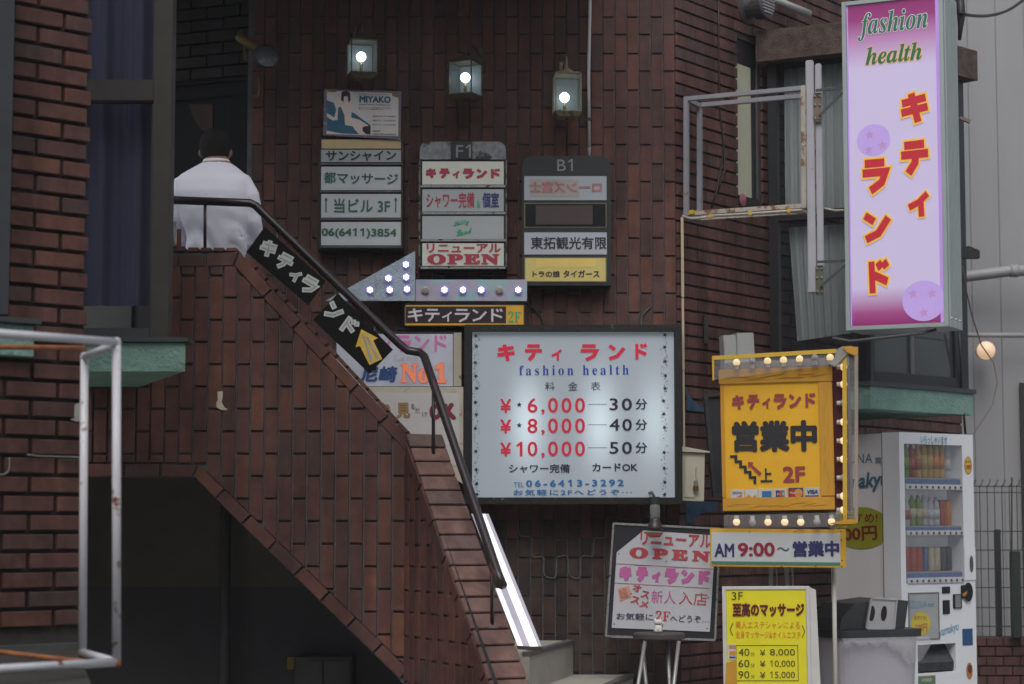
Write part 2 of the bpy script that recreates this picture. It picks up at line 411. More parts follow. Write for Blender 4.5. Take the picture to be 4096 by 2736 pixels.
pts = [(2072, 2070), (2078, 2140), (2126, 2152), (2130, 2225), (2174, 2230), (2178, 2300), (2222, 2307), (2228, 2235), (2240, 2226), (2270, 2228), (2278, 2300), (2320, 2308), (2326, 2228), (2372, 2222), (2378, 2155), (2420, 2148), (2428, 2075), (2470, 2068)]
o = MB().tube([bw.m @ bw.hit(q.x, q.y, -.022) for q in smooth_path([Vector((a, b, 0)) for a, b in pts], 4)], .0035, 6).build('wall_wire', wm, smooth=True)
tag(o, 'thin grey wire zigzagging along the brick joints below the price sign', 'wire')
pts = [(2598, 1212), (2603, 1225), (2570, 1262), (2566, 1305)]
tag(MB().tube([bw.m @ bw.hit(q.x, q.y, -.024) for q in smooth_path([Vector((a, b, 0)) for a, b in pts], 4)], .004, 6).build('loose_wire', wm, smooth=True), 'short pale loose wire drooping onto top of the price sign', 'wire')
pts = [(2105, 1215), (2140, 1240), (2165, 1275), (2175, 1305)]
tag(MB().tube([bw.m @ bw.hit(q.x, q.y, -.024) for q in smooth_path([Vector((a, b, 0)) for a, b in pts], 4)], .004, 6).build('loose_wire', M('cable_black', (.015, .015, .016), .5), smooth=True), 'short black wire curving from the small 2F sign to the price sign', 'wire')
# white conduit
cm = M('conduit_white', (.55, .55, .57), .5, var=.15)
T = thing('conduit', 'white vertical plastic conduit running down to the B1 directory sign', 'pipe', bw)
def H(u, v, y): return bw.hit(u, v, y)
MB().tube([H(2360, -80, -.03), H(2359, 60, -.03), H(2354, 300, -.03), H(2357, 590, -.03)], .0105, 10).build('tube', cm, T, smooth=True)
MB().tube([H(2357, 590, -.03), H(2357, 640, -.03)], .0115, 10).build('end_sleeve', M('sleeve_grey', (.25, .25, .26), .6), T, smooth=True)
mb = MB(); a = H(2357, 477, -.03); mb.box(a.x-.018, a.x+.018, -.044, 0, a.z-.008, a.z+.008); mb.build('clamp', M('clamp', (.06, .03, .03), .6), T)

# ------------------------------------------------------------------ corner wall (flat tiles, turned 54 deg)
cd = Vector((math.cos(R(54)), math.sin(R(54)), 0))
cw = Fr(Vector((bx1, BWY, 0)), cd)
CWL = cw.h2(3842, 1700)[0]
T = thing('corner_wall', 'red brick side wall of level courses turning away right past the corner, with a narrow window', 'wall', cw)
wz = cw.h2(2946, 825)[1]; wz1 = cw.h2(2946, 150)[1]; wx0 = cw.h2(2944, 500)[0]; wx1 = cw.h2(3042, 500)[0]
mb = MB(); mb.box(.003, wx0, .0, .22, 0, 7); mb.box(wx1, CWL, .0, .22, 0, 7); mb.box(wx0, wx1, .0, .22, 0, wz); mb.box(wx0, wx1, .0, .22, wz1, 7)
mb.build('mortar_bed', MORTP, T)
pz = .0765; px_ = .235; polys = []
for k in range(0, 74):
    z0 = .02+k*pz; x = -(.0 if k % 2 else px_/2)
    while x < CWL:
        a = max(x, .004); b = min(x+px_-.007, CWL); x += px_
        if b-a < .03: continue
        z1 = z0+pz-.014
        if z1 > wz and z0 < wz1 and b > wx0 and a < wx1:
            if a < wx0-.02: polys.append(rect(a, z0, wx0, z1))
            if b > wx1+.02: polys.append(rect(wx1, z0, b, z1))
            continue
        polys.append(rect(a, z0, b, z1))
cov2 = [(2900, 1480, 3430, 2060), (3130, 200, 3840, 1580), (3290, 1740, 3900, 2736), (2840, 2120, 3384, 2270), (2900, 2330, 3265, 2736), (2440, 2115, 2870, 2550)]
lay(T, cw, polys, BRE, covers=cov2, t=.014)
# end cap of the corner wall
# narrow window, set in the corner wall: part of the wall's building -> its own thing
T = thing('narrow_window', 'tall narrow window with frosted cream glass and black frame in the side brick wall', 'window', cw)
DK = M('alu_dark', (.022, .022, .025), .4, var=.2)
gl = M('frosted_cream', (.42, .43, .33), .5, var=.12, scale=3, em=.06)
mb = MB(); mb.box(wx0+.002, wx1-.10, .014, .024, wz+.08, wz1-.16); mb.build('pane', gl, T)
mb = MB(); mb.box(wx0, wx1, .012, .12, wz1-.16, wz1); mb.box(wx0, wx1, .006, .12, wz, wz+.08); mb.box(wx1-.098, wx1, .018, .12, wz+.08, wz1-.16); mb.build('frame', DK, T, bevel=.004)
mb = MB(); mb.box(wx1-.03, wx1-.012, .006, .03, wz, wz1-.02); mb.build('frame_edge', M('alu_grey', (.16, .16, .17), .4, metal=.5), T)
mb = MB(); q = cw.h2(2975, 800); mb.lathe([(.045, 0), (.04, .012), (.0, .02)], (q[0], .014, q[1]+.0), 10, 'y'); mb.build('pink_flower', M('pink_dim', (.35, .12, .15), .7), T)

# blue mural on the corner wall, lower left
T = thing('mural_patch', 'faded blue painted patch on the bricks just right of the price sign', 'graffiti', cw)
bl = M('blue_paint', (.035, .09, .16), .8, var=.4, scale=9, bump=.3)
MB().prism([cw.h2(u, v) for u, v in [(2738, 1545), (2752, 1590), (2775, 1612), (2800, 1628), (2850, 1640), (2850, 1652), (2740, 1642)]], -.0165, -.0125).build('paint', bl, T)
MB().prism([cw.h2(u, v) for u, v in [(2735, 2010), (2790, 2003), (2860, 2010), (2855, 2040), (2790, 2055), (2760, 2085), (2738, 2100)]], -.0165, -.0125).build('paint', bl, T)

# ------------------------------------------------------------------ entrance at the upper landing
en = Fr(P(640, 1368, 13.1)*1.0, Vector((math.cos(R(-20)), math.sin(R(-20)), 0))); en = Fr(Vector((P(640, 1368, 13.1).x, 13.1, 0)), Vector((math.cos(R(-22)), math.sin(R(-22)), 0)))
T = thing('entrance_wall', 'dark brick entrance wall above the upper landing, with a glazed door', 'wall', en)
DKP = brick_mat('brick_shadow', (.030, .027, .026), (.024, .023, .023), (.036, .030, .027))  # near-black brick: shade of the recess is put into the colour
el = en.h2(1012, 700)[0]; zt = en.h2(800, 330)[1]
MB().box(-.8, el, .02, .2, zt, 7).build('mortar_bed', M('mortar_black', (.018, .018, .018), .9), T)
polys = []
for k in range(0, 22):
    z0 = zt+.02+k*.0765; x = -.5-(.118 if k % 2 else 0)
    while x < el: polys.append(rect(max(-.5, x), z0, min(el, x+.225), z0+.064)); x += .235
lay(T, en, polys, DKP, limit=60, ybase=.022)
door = MB(); door.box(-.8, el, .05, .12, zt-.09, zt-.002); door.box(en.h2(905, 600)[0], en.h2(985, 600)[0], .05, .12, 1.9, zt-.09); door.build('door_frame', M('door_black', (.010, .010, .011), .6, spec=.2), T, bevel=.004)
MB().box(-.8, en.h2(905, 600)[0], .08, .09, 1.9, zt-.09).build('door_pane', M('glass_dim', (.012, .014, .014), .9, var=.5, scale=2.5), T)
MB().prism([en.h2(u, v) for u, v in [(731, 408), (828, 408), (828, 520), (785, 515), (752, 470)]], .072, .078).build('poster', M('poster_orange', (.06, .02, .012), .6), T, label='dull orange triangular poster')
# hidden return between entrance and back wall
MB().box(el-.02, el+.02, 0, .4, 1.9, 7).build('jamb', DKP, T)

# ------------------------------------------------------------------ overhanging upper storey and landing
CB = M('concrete_dark', (.10, .10, .10), .85, var=.2, scale=3, bump=.3)
T = thing('upper_storey', 'overhanging upper storey slab shading the stairwell', 'building', loc=(0, 0, 0))
mb = MB(); mb.box(-3.6, .55, 10.85, 13.6, 5.0, 5.4); mb.build('slab', CB, T, bevel=.01)
mb = MB(); mb.box(-3.4, bx1, 12.6, 13.2, 5.401, 8.2); mb.build('wall', M('render_dark', (.11, .06, .05), .8, bump=.3), T)
T = thing('landing', 'concrete upper landing the man stands on', 'landing', loc=(0, 0, 0))
MB().box(-3.2, P(1010, 1368, 12).x, 10.97, 13.4, 1.72, 1.9).build('slab', CB, T)
# upper flight steps behind the parapet
T = thing('upper_stairs', 'concrete upper flight of steps behind the brick parapet', 'stairs', loc=(0, 0, 0))
sx = P(1010, 1368, 12).x
for k in range(5):
    MB().box(sx+k*.24+.002, sx+(k+1)*.24, 10.97, 12.5, 1.9-(k+1)*.175-.2, 1.9-(k+1)*.175).build('step', CB, T, bevel=.008)

# ------------------------------------------------------------------ stair wall with opening beneath
SWY = 10.77
sw = Fr(Vector((P(300, 1368, SWY).x, SWY, 0)), Vector((1, 0, 0)))
T = thing('stair_wall', 'stepped-down red brick stair parapet with slanted coping and dark opening beneath', 'wall', sw)
xe = sw.h2(1625, 2000)[0]
s0 = sw.h2(936, 1066); s1 = sw.h2(1639, 1820)            # under the coping course
o0 = sw.h2(792, 1850); o1 = sw.h2(1632, 2672)            # top of the arch course
ttop = s0[1]
pa = 57/8400*SWY; pb = 179/8400*SWY; ct = .062
zft = sw.h2(500, 1850)[1]
up = line_hp(s0, s1, False); lo = line_hp(o0, o1, True)
def lo_hp(x): return (0, 1, -zft) if x < o0[0] else lo
polys = []; i = 0
while True:
    xr = xe-i*pa-.002; xl = xr-pa+.009; i += 1
    if xr < -.2: break
    zoff = sw.h2(1600, (1244 if i % 2 else 1334))[1] if False else sw.h2(1500, 2090 if i % 2 else 2000)[1]
    for k in range(-6, 9):
        z0 = zoff+k*pb; r = rect(xl, z0+.012, xr, z0+pb)
        r = clip(clip(r, up), (0, -1, ttop-.0))
        if len(r) < 3: continue
        if xl < o0[0] < xr:
            ra = clip(clip(r, (-1, 0, o0[0])), (0, 1, -zft)) if False else clip(r, (0, 1, -zft)); r = ra
        else: r = clip(r, lo_hp((xl+xr)/2))
        if len(r) >= 3: polys.append(r)
def off_poly(p, q, d):                                    # offset a line to the upper right
    dx = q[0]-p[0]; dz = q[1]-p[1]; L_ = math.hypot(dx, dz); n = (-dz/L_*d, dx/L_*d)
    return (p[0]+n[0], p[1]+n[1]), (q[0]+n[0], q[1]+n[1])
c0, c1 = off_poly(s0, s1, ct)
def strip(p, q, w, n, g, first_cut=None, last_cut=None, out=None):
    """n tiles laid along p-q, thickness w to the left side"""
    dx = (q[0]-p[0]); dz = (q[1]-p[1]); L_ = math.hypot(dx, dz); ux, uz = dx/L_, dz/L_; nx, nz_ = -uz, ux
    for k in range(n):
        a = L_*k/n+g/2; b = L_*(k+1)/n-g/2
        r = [(p[0]+ux*a, p[1]+uz*a), (p[0]+ux*b, p[1]+uz*b), (p[0]+ux*b+nx*w, p[1]+uz*b+nz_*w), (p[0]+ux*a+nx*w, p[1]+uz*a+nz_*w)]
        out.append(r)
cop = []
strip((s0[0]+.003, s0[1]-.0), s1, ct-.004, 6, .011, out=cop)
# mitre the first sloping tile and the flat run
fl0 = sw.h2(600, 1066)
g2 = []
strip(fl0, (s0[0]-.0, s0[1]), ct-.004, 3, .010, out=g2)
mit = ((s0[0]), s0[1]), sw.h2(957, 1008)
g2[-1] = [g2[-1][0], (s0[0]-.004, s0[1]+.004), (mit[1][0]-.004, mit[1][1]), g2[-1][3]]
cop[0] = [(s0[0]+.006, s0[1]+.002), cop[0][1], cop[0][2], (mit[1][0]+.006, mit[1][1]-.002)]
arch = []
strip((o0[0], o0[1]-.0), o1, -ct, 8, .011, out=arch)
a2 = []
strip(sw.h2(350, 1850), (o0[0], zft), -ct, 3, .010, out=a2)
a2[-1] = [a2[-1][0], (o0[0]-.004, zft-.008), (o0[0]-.028, zft-ct), a2[-1][3]]
arch[0] = [(o0[0]+.004, zft-.006), arch[0][1], arch[0][2], (o0[0]-.018, zft-ct)]
allp = [[(x, z-.009) if False else (x, z) for x, z in p] for p in polys]
lay(T, sw, allp, BR, limit=250, ybase=.004)
lay(T, sw, cop+g2, BR, t=.018, limit=40); 
lay(T, sw, [[(x+.004, z-.009) for x, z in p] for p in arch]+[[(x, z-.009) for x, z in p] for p in a2], BR, t=.018, limit=40)
# bed with the opening cut away
th = .19
b0, b1 = off_poly(o0, o1, -ct-.012)
body = MB()
mid = sw.h2(957, 1005)
topL = c0; topR = c1
xk = sw.h2(780, 1850)[0]
pL = [(-.3, zft-ct-.01), (xk, zft-ct-.01), (xk, mid[1]-.006), (-.3, mid[1]-.006)]
body.prism(pL, .004, th)
zt_ = lambda x: s0[1]+(s1[1]-s0[1])*(x-s0[0])/(s1[0]-s0[0])+(ct-.006)/math.cos(math.atan2(s0[1]-s1[1], s1[0]-s0[0]))
zb_ = lambda x: o0[1]+(o1[1]-o0[1])*(x-o0[0])/(o1[0]-o0[0])-(ct+.010)/math.cos(math.atan2(o0[1]-o1[1], o1[0]-o0[0]))
body.prism([(xk+.0005, zb_(xk)+.01), (mid[0], zb_(mid[0])), (mid[0], mid[1]-.006), (xk+.0005, mid[1]-.006)], .004, th)
body.prism([(mid[0]+.0005, zb_(mid[0])), (xe-.002, zb_(xe)), (xe-.002, zt_(xe)), (mid[0]+.0005, zt_(mid[0]))], .004, th)
body.build('mortar_bed', MORT, T)
# coping caps laid across the thickness: upper flat, slope
def cap_tiles(T, p, q, n, frm, mat, y0=-.012, y1=.2, tt=.020, wgap=.012, nmax=300, lift=0):
    d = Vector((q[0]-p[0], 0, q[1]-p[1])); L_ = d.length; d.normalize(); up_ = Vector((-d.z, 0, d.x))
    for k in range(n):
        c = Vector((p[0], 0, p[1]))+d*(L_*(k+.5)/n)+up_*lift
        hw = L_/n/2-wgap/2; mb = MB()
        tw = random.uniform(-.002, .003)
        mb.box(-hw, hw, y0+tw, y1+tw, 0, tt+random.uniform(-.001, .001))
        o = mb.build('coping_tile', mat, T, bevel=.003)
        o.location = c; o.rotation_euler = (0, -math.atan2(d.z, d.x)+random.uniform(-.01, .01), 0)
    return
cap_tiles(T, (sw.h2(672, 1008)[0]-.1, mid[1]-.002), (sw.h2(952, 1000)[0], mid[1]-.002), 7, sw, BR)
cap_tiles(T, (c0[0]+.012, c0[1]-.004), (c1[0]-.01, c1[1]+.004), 17, sw, BR)

# lower flight parapet, turned 65 deg toward the street
ld = Vector((math.cos(R(-65)), math.sin(R(-65)), 0))
lw = Fr(sw.m @ Vector((xe, 0, 0)), ld)
T = thing('lower_parapet', 'lower brick stair parapet descending to the street, pale worn coping tiles on top', 'wall', lw)
# top line of lower wall (under strip) in its plane, from pixels
q0 = lw.h2(1636, 1830); q1 = lw.h2(1939, 2736)
sl_ = (q1[1]-q0[1])/(q1[0]-q0[0]); Lw = 1.75
q1 = (Lw, q0[1]+sl_*(Lw-q0[0]))
polys = []; hp = line_hp(q0, q1, False)
i = 0
while i*.073 < Lw:
    xl = i*.073+.004; xr = xl+.065; i += 1
    zoff = lw.h2(1640, 2185+(0 if i % 2 else 85))[1]
    for k in range(-7, 6):
        z0 = zoff+k*.23; r = clip(clip(rect(xl, z0+.012, xr, z0+.23), hp), (0, 1, 0))
        if len(r) >= 3: polys.append(r)
lay(T, lw, polys, BR, limit=150)
st = []; strip(q0, q1, .058, 11, .010, out=st); 
st[0] = [(q0[0]+.0, q0[1]), st[0][1], st[0][2], (q0[0]+.002, q0[1]+.075)]
lay(T, lw, st, BR, t=.018, limit=40)
lth = .17
d_ = math.atan(-sl_); zup = lambda x: q0[1]+sl_*(x-q0[0])+.054/math.cos(d_)
MB().prism([(.0, 0), (Lw, 0), (Lw, zup(Lw)), (.0, zup(0))], .004, lth).build('mortar_bed', MORT, T)
cap_tiles(T, (.01, zup(.01)+.002), (Lw, zup(Lw)+.002), 27, lw, BRC, y0=-.016, y1=lth+.012, tt=.022, wgap=.011)
# lower stairs
T = thing('lower_stairs', 'pale beige concrete steps with dark nosing strips beside the brick parapet', 'stairs', loc=(0, 0, 0))
ed = (P(2305, 2560, 12.50)-P(2165, 2605, 11.5)); ed.z = 0; ed.normalize()
nd = Vector((ed.y, -ed.x, 0))
BG = M('step_beige', (.36, .345, .30), .8, var=.15, scale=5, bump=.25)
NS = M('nosing_dark', (.11, .10, .10), .8, var=.4, scale=30)
w0 = P(2305, 2562, 12.50); zz = w0.z
for k, (sh, dz) in enumerate([(-.02, 0), (.325, -.2), (.66, -.38), (.98, -.55)]):
    e1 = w0+nd*sh; e1.z = 0; z = zz+dz
    e1 = e1+ed*((12.512-e1.y)/ed.y)
    e0 = e1-ed*1.25; bk = -nd*.62
    vs = [e0+bk, e0, e1, Vector((e1.x-.62, 12.512, 0))]
    mb = MB(); mb.add([(p.x, p.y, 0 if k else .0) for p in vs]+[(p.x, p.y, z) for p in vs], [(0, 3, 2, 1), (4, 5, 6, 7), (0, 1, 5, 4), (1, 2, 6, 5), (2, 3, 7, 6), (3, 0, 4, 7)])
    s = mb.build('step', BG, T)
    mb = MB(); a = e0+nd*.002; b = e1+nd*.002; a.z = b.z = z-.008; mb.bar(a-nd*.018, b-nd*.018, .045, .025); mb.build('nosing', NS, s)

# dark basement room below the stairs
T = thing('basement_room', 'unlit basement entrance under the stairs with faint lettering on black glass', 'room', loc=(0, 0, 0))
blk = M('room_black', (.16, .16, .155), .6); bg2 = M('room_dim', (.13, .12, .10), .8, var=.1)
xl = -3.0; zc_ = 1.70
def prof_(y0, y1, pts, nm, m): return MB().prism(pts, y0, y1).build(nm, m, T)
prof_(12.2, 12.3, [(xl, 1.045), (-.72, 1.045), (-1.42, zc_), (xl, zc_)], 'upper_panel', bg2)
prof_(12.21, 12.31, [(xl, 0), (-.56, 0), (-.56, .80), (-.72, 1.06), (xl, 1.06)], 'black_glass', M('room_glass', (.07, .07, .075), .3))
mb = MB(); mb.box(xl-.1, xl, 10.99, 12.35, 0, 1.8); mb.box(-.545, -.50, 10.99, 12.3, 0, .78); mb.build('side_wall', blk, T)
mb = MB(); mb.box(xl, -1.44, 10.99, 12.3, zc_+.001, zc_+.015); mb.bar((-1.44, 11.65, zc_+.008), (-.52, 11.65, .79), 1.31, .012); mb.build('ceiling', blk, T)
UC = thing('utility_cabinet', 'dim grey metal cabinet standing in the dark opening under the stairs', 'cabinet', loc=(0, 0, 0))
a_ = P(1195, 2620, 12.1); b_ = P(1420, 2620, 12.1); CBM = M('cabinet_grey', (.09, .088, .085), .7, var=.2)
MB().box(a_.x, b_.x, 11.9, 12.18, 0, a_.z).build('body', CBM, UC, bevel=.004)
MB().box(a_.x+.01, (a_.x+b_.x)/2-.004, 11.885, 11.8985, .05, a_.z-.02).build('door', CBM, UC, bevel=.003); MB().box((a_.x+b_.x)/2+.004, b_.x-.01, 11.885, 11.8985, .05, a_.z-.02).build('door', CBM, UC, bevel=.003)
a_ = P(1160, 2655, 12.15); tag(MB().box(a_.x-.02, a_.x+.02, 12.19, 12.2, a_.z-.035, a_.z+.035).build('yellow_label', M('label_amber', (.35, .22, .04), .6)), 'tiny dull yellow label on the black wall under the stairs', 'label')
DP = thing('downpipe', 'dim vertical pipe on the back wall of the dark opening under the stairs', 'pipe', loc=(0, 0, 0))
a_ = P(900, 2300, 12.1); MB().tube([(a_.x, 12.12, 0), (a_.x, 12.12, 1.68)], .03, 10).build('pipe', CBM, DP, smooth=True)
rf = front(200, 2200, 900, 2700, 12.24)
tt = bpy.data.objects.new('faint_sign', None); link(tt, T); tt.matrix_world = rf.m
text(tt, rf, 'サンコーた', (360, 2405), (560, 2390), 50, M('faint', (.16, .14, .11), .6), .02)
text(tt, rf, '尼崎', (430, 2470), (565, 2462), 50, M('faint', (.16, .14, .11), .6), .02)

# ------------------------------------------------------------------ left pillar
ang = R(44); pd = Vector((math.cos(ang), math.sin(ang), 0)); pr = Vector((P(338, 1368, 8.3).x, 8.3, 0))
PL_ = 1.4; pf = Fr(pr-pd*PL_, pd)
T = thing('left_pillar', 'red brick pillar of level courses at the left edge of the picture', 'pillar', pf)
zb = pf.h2(200, 2570)[1]
MB().box(0, PL_-.002, .005, .35, zb-.02, 6.5).build('mortar_bed', MORTP, T)
zr = pf.h2(250, 1520)[1]; polys = []
for k in range(-20, 45):
    z0 = zr+k*.0735; x = PL_-.235*8-(.1175 if k % 2 else 0)
    if z0 < zb or z0 > 4.6: continue
    while x < PL_:
        a = max(x, 0); b = min(x+.2165, PL_)
        if b-a > .02: polys.append(rect(a, z0+.0, b, z0+.0575))
        x += .235
lay(T, pf, polys, BRP, t=.018, ch=.003, limit=300)
MB().box(-.02, PL_+.01, -.03, .4, 0, zb-.004).build('concrete_base', M('base_grey', (.06, .065, .062), .85, var=.3, scale=5, bump=.4), T)
wr = M('wire_pale', (.20, .21, .20), .5)
tag(MB().tube([pf.m @ pf.hit(u, v, -.028) for u, v in [(108, 1819), (126, 1820), (145, 1824), (318, 1829), (345, 1830)]], .0028, 6).build('wall_wire', wr, smooth=True), 'pale horizontal wire stretched in a brick joint of the left pillar', 'wire')
tag(MB().tube([pf.m @ pf.hit(q.x, q.y, -.028) for q in smooth_path([Vector(p) for p in [(-60, 1895, 0), (5, 1898, 0), (28, 1890, 0), (37, 1870, 0), (37, 1830, 0)]], 4)], .0028, 6).build('wall_wire', wr, smooth=True), 'pale wire with a hooked curl at the far left edge of the pillar', 'wire')
wp = M('white_scrap', (.33, .33, .32), .8, var=.3, scale=20)
o = MB().prism([pf.h2(u, v) for u, v in [(287, 1620), (306, 1612), (306, 1685), (292, 1686), (270, 1680), (286, 1672)]], -.024, -.0185).build('paper_scrap', wp); o.matrix_world = pf.m
tag(o, 'small grey paper scrap stuck beside the white pipe frame on the pillar', 'scrap')
ws = M('cream_plaster', (.55, .50, .38), .85, var=.25, scale=20)
o = MB().prism([sw.h2(u, v) for u, v in [(1872-1000, 1567), (1893-1000, 1566), (1892-1000, 1592), (888, 1610), (900, 1630), (912, 1636), (905, 1642), (886, 1640), (868, 1630), (867, 1612), (873, 1600)]], -.0165, -.011).build('plaster_scar', ws); o.matrix_world = sw.m
tag(o, 'cream boot-shaped plaster scar on the brick stair wall', 'scar')

# far left window on the pillar
T = thing('left_edge_window', 'dark grey window frame cut off by the left edge of the picture', 'window', pf)
gr = M('frame_grey', (.045, .05, .053), .5, var=.2, scale=5)
xa, _ = pf.h2(44, 600, -.04); z0 = pf.h2(20, 1292, -.05)[1]
MB().box(0, xa, -.05, .0, z0+.03, 5.5).build('frame', gr, T, bevel=.004)
MB().box(0, pf.h2(161, 1290, -.07)[0], -.085, .0, z0, z0+.022).build('sill_cap', M('cap_dark', (.05, .055, .06), .5), T, bevel=.003)
xg = pf.h2(137, 1400, -.06)[0]; zg0 = pf.h2(100, 1427, -.06)[1]
GRN = M('stucco_green', (.20, .34, .285), .85, var=.22, scale=7, bump=1.0, rust=(.06, .09, .08), rthr=.66, rscale=16)
MB().box(0, xg, -.06, .0, zg0, z0-.002).build('stucco_band', GRN, T, bevel=.004)

# ------------------------------------------------------------------ left bay window
BY = 9.68
bf = Fr(Vector((P(150, 1368, BY).x, BY, 0)), Vector((1, 0, 0)))
T = thing('left_bay_window', 'projecting bay window with blue curtains, dark frame and green stucco ledge', 'window', bf)
h = bf.h2
x0, xp, x2 = 0, h(612, 700)[0], h(686, 700)[0]
zc0 = h(500, 1372)[1]; ztop = 5.4; zm0, zm1 = h(500, 405)[1], h(500, 320)[1]; zbm = h(500, 1312)[1]
FRM = M('frame_brown', (.055, .047, .045), .45, var=.18, scale=9)
mb = MB(); mb.box(xp, x2, -.02, .08, zc0+.02, ztop); mb.build('post', FRM, T, bevel=.004)
mb = MB(); mb.box(x0, xp, -.01, .07, zm0, zm1); mb.build('transom', FRM, T, bevel=.004)
mb = MB(); mb.box(x0, xp, -.01, .07, zc0+.02, zbm); mb.build('bottom_rail', gr, T, bevel=.004)
gp = M('glass_dark', (.03, .033, .04), .06, var=.1, alpha=.2, spec=.35)
for a, b, nm in ((zbm, zm0, 'lower'), (zm1, ztop, 'upper')):
    MB().box(x0, xp, .035, .04, a, b).build('pane', gp, T)
cur = MB(); n = 60; W_ = xp-x0-.04
for j in range(n+1):
    x = x0+W_*j/n; y = .16+.020*math.sin(j*.33+.9*math.sin(j*.21))+.008*math.sin(j*.9)
    cur.v += [(x, y, zbm-.02+(.14)), (x, y+.01, ztop)]
cur.f = [(2*j, 2*j+2, 2*j+3, 2*j+1) for j in range(n)]
cur.build('curtain', M('curtain_blue', (.10, .11, .20), .9, var=.1), T, smooth=True)
xg = h(745, 1450)[0]; zg = h(700, 1487)[1]
MB().prism(rect(x0, zc0+.0, h(758, 1360)[0], zc0+.022), -.05, .12).build('sill_cap', M('cap_dark', (.05, .055, .06), .5), T, bevel=.003)
# ledge: trapezoid in plan, narrows toward the wall
bk = SWY-BY-.02; xb = P(560, 1540, SWY).x-bf.m[0][3]
mb = MB()
for z in (zg, zc0-.002): mb.v += [(x0, -.03, z), (xg, -.03, z), (xb, bk, z), (x0, bk, z)]
mb.f = [(3, 2, 1, 0), (4, 5, 6, 7), (0, 1, 5, 4), (1, 2, 6, 5), (2, 3, 7, 6), (3, 0, 4, 7)]
mb.build('stucco_ledge', GRN, T)
mb = MB()
for z in (zc0+.022, ztop): mb.v += [(x2-.03, .08, z), (x2-.002, .08, z), (xb, bk, z), (xb-.03, bk, z)]
mb.f = [(3, 2, 1, 0), (4, 5, 6, 7), (0, 1, 5, 4), (1, 2, 6, 5), (2, 3, 7, 6), (3, 0, 4, 7)]
mb.build('side_wall', FRM, T)
MB().box(x0-.0, xb-.035, bk-.06, bk-.05, zc0+.03, ztop).build('inner_wall', blk, T)

# ------------------------------------------------------------------ foreground ledge and rusty pipe frame
T = thing('street_ledge', 'low grey concrete ledge under the white pipe frame', 'ledge', loc=(0, 0, 0))
a = P(0, 2575, 8.1)
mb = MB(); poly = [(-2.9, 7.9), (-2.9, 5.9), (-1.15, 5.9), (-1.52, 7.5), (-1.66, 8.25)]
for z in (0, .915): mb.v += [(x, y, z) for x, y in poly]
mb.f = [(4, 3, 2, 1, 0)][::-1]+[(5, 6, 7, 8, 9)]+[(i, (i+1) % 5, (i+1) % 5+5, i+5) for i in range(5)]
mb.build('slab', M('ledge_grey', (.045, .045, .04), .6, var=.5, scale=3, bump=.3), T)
WR = M('pipe_white', (.62, .62, .66), .4, var=.08, rust=(.17, .055, .02), rthr=.60, rscale=14)
RU = M('pipe_rust', (.30, .11, .04), .8, var=.5, scale=20, bump=.5, rust=(.5, .48, .46), rthr=.66)
T = thing('pipe_sign_frame', 'empty white pipe sign frame with rust patches in the left foreground', 'frame', loc=P(466, 2650, 6.9))
L0 = P(466, 2650, 6.9)
def q(u, v, Y): return P(u, v, Y)-L0
r = .0142
for nm, pts, m in (('upright', [q(466, 1368, 6.9), q(466, 2650, 6.9)], WR), ('upright', [q(338, 1428, 7.42), q(330, 2612, 7.42)], WR),
                   ('top_rail', [q(-240, 1318, 6.2), q(466, 1368, 6.9)], WR), ('bottom_rail', [q(-240, 2692, 6.2), q(462, 2648, 6.9)], WR),
                   ('cross_rail', [q(466, 1376, 6.9), q(340, 1428, 7.42)], WR), ('cross_rail', [q(466, 2650, 6.9), q(330, 2610, 7.42)], WR),
                   ('back_rail', [q(-240, 1385, 7.1), q(338, 1392, 7.42)], RU), ('back_rail', [q(-240, 2580, 7.6), q(360, 2650, 7.1)], RU)):
    o = MB().tube(pts, r if nm != 'back_rail' else .009, 12).build(nm, m, T, smooth=True)
for p in (q(466, 1370, 6.9), q(338, 1428, 7.42), q(466, 2650, 6.9), q(330, 2612, 7.42)):
    MB().lathe([(0, -.018), (.012, -.014), (.0165, 0), (.012, .014), (0, .018)], p, 12).build('joint', RU if p.z < .3 else WR, T, smooth=True)

# ------------------------------------------------------------------ handrail
DR = M('rail_black', (.022, .016, .018), .35, var=.3, rust=(.09, .035, .03), rthr=.62, rscale=6)
T = thing('handrail', 'dark brown-black metal pipe handrail following the brick stair parapet', 'handrail', loc=P(700, 1005, 10.87))
L0 = P(700, 1005, 10.87)
HY = 10.87
lc = lambda u, v: lw.m @ lw.hit(u, v, .10)
pts = [P(600, 797, HY), P(1000, 812, HY), P(1022, 822, HY), P(1330, 1120, HY), P(1600, 1378, HY), P(1630, 1402, HY), lc(1680, 1410), lc(1697, 1425), lc(1760, 1610), lc(1990, 2290), lc(2012, 2345)]
MB().tube([p-L0 for p in pts], .0215, 14).build('rail', DR, T, smooth=True)
for (u, v0, v1) in ((820, 806, 1003),):
    MB().tube([P(u, v0, HY)-L0, P(u, v1, HY)-L0], .0085, 8).build('post', DR, T, smooth=True)
for (u, v0, v1) in ((1733, 1535, 1855), (1968, 2240, 2510)):
    b = lc(u, v1); t_ = lw.m @ lw.hit(u, v0, .10)
    t_ = Vector((b.x, b.y, t_.z))
    MB().tube([t_-L0, b-L0], .009, 8).build('post', DR, T, smooth=True)
    MB().lathe([(.03, 0), (.028, .006), (.012, .012)], b-L0+Vector((0, 0, -.004)), 12).build('base_flange', M('flange', (.1, .09, .09), .6, rust=(.12, .05, .03)), T, smooth=True)
for (u, v) in ((1110, 905), (1500, 1290)):
    p = P(u, v, HY)-L0; MB().tube([p, p+Vector((-.0, 0, -.25))], .008, 8).build('post', DR, T, smooth=True)
p = lc(2000, 2310)-L0
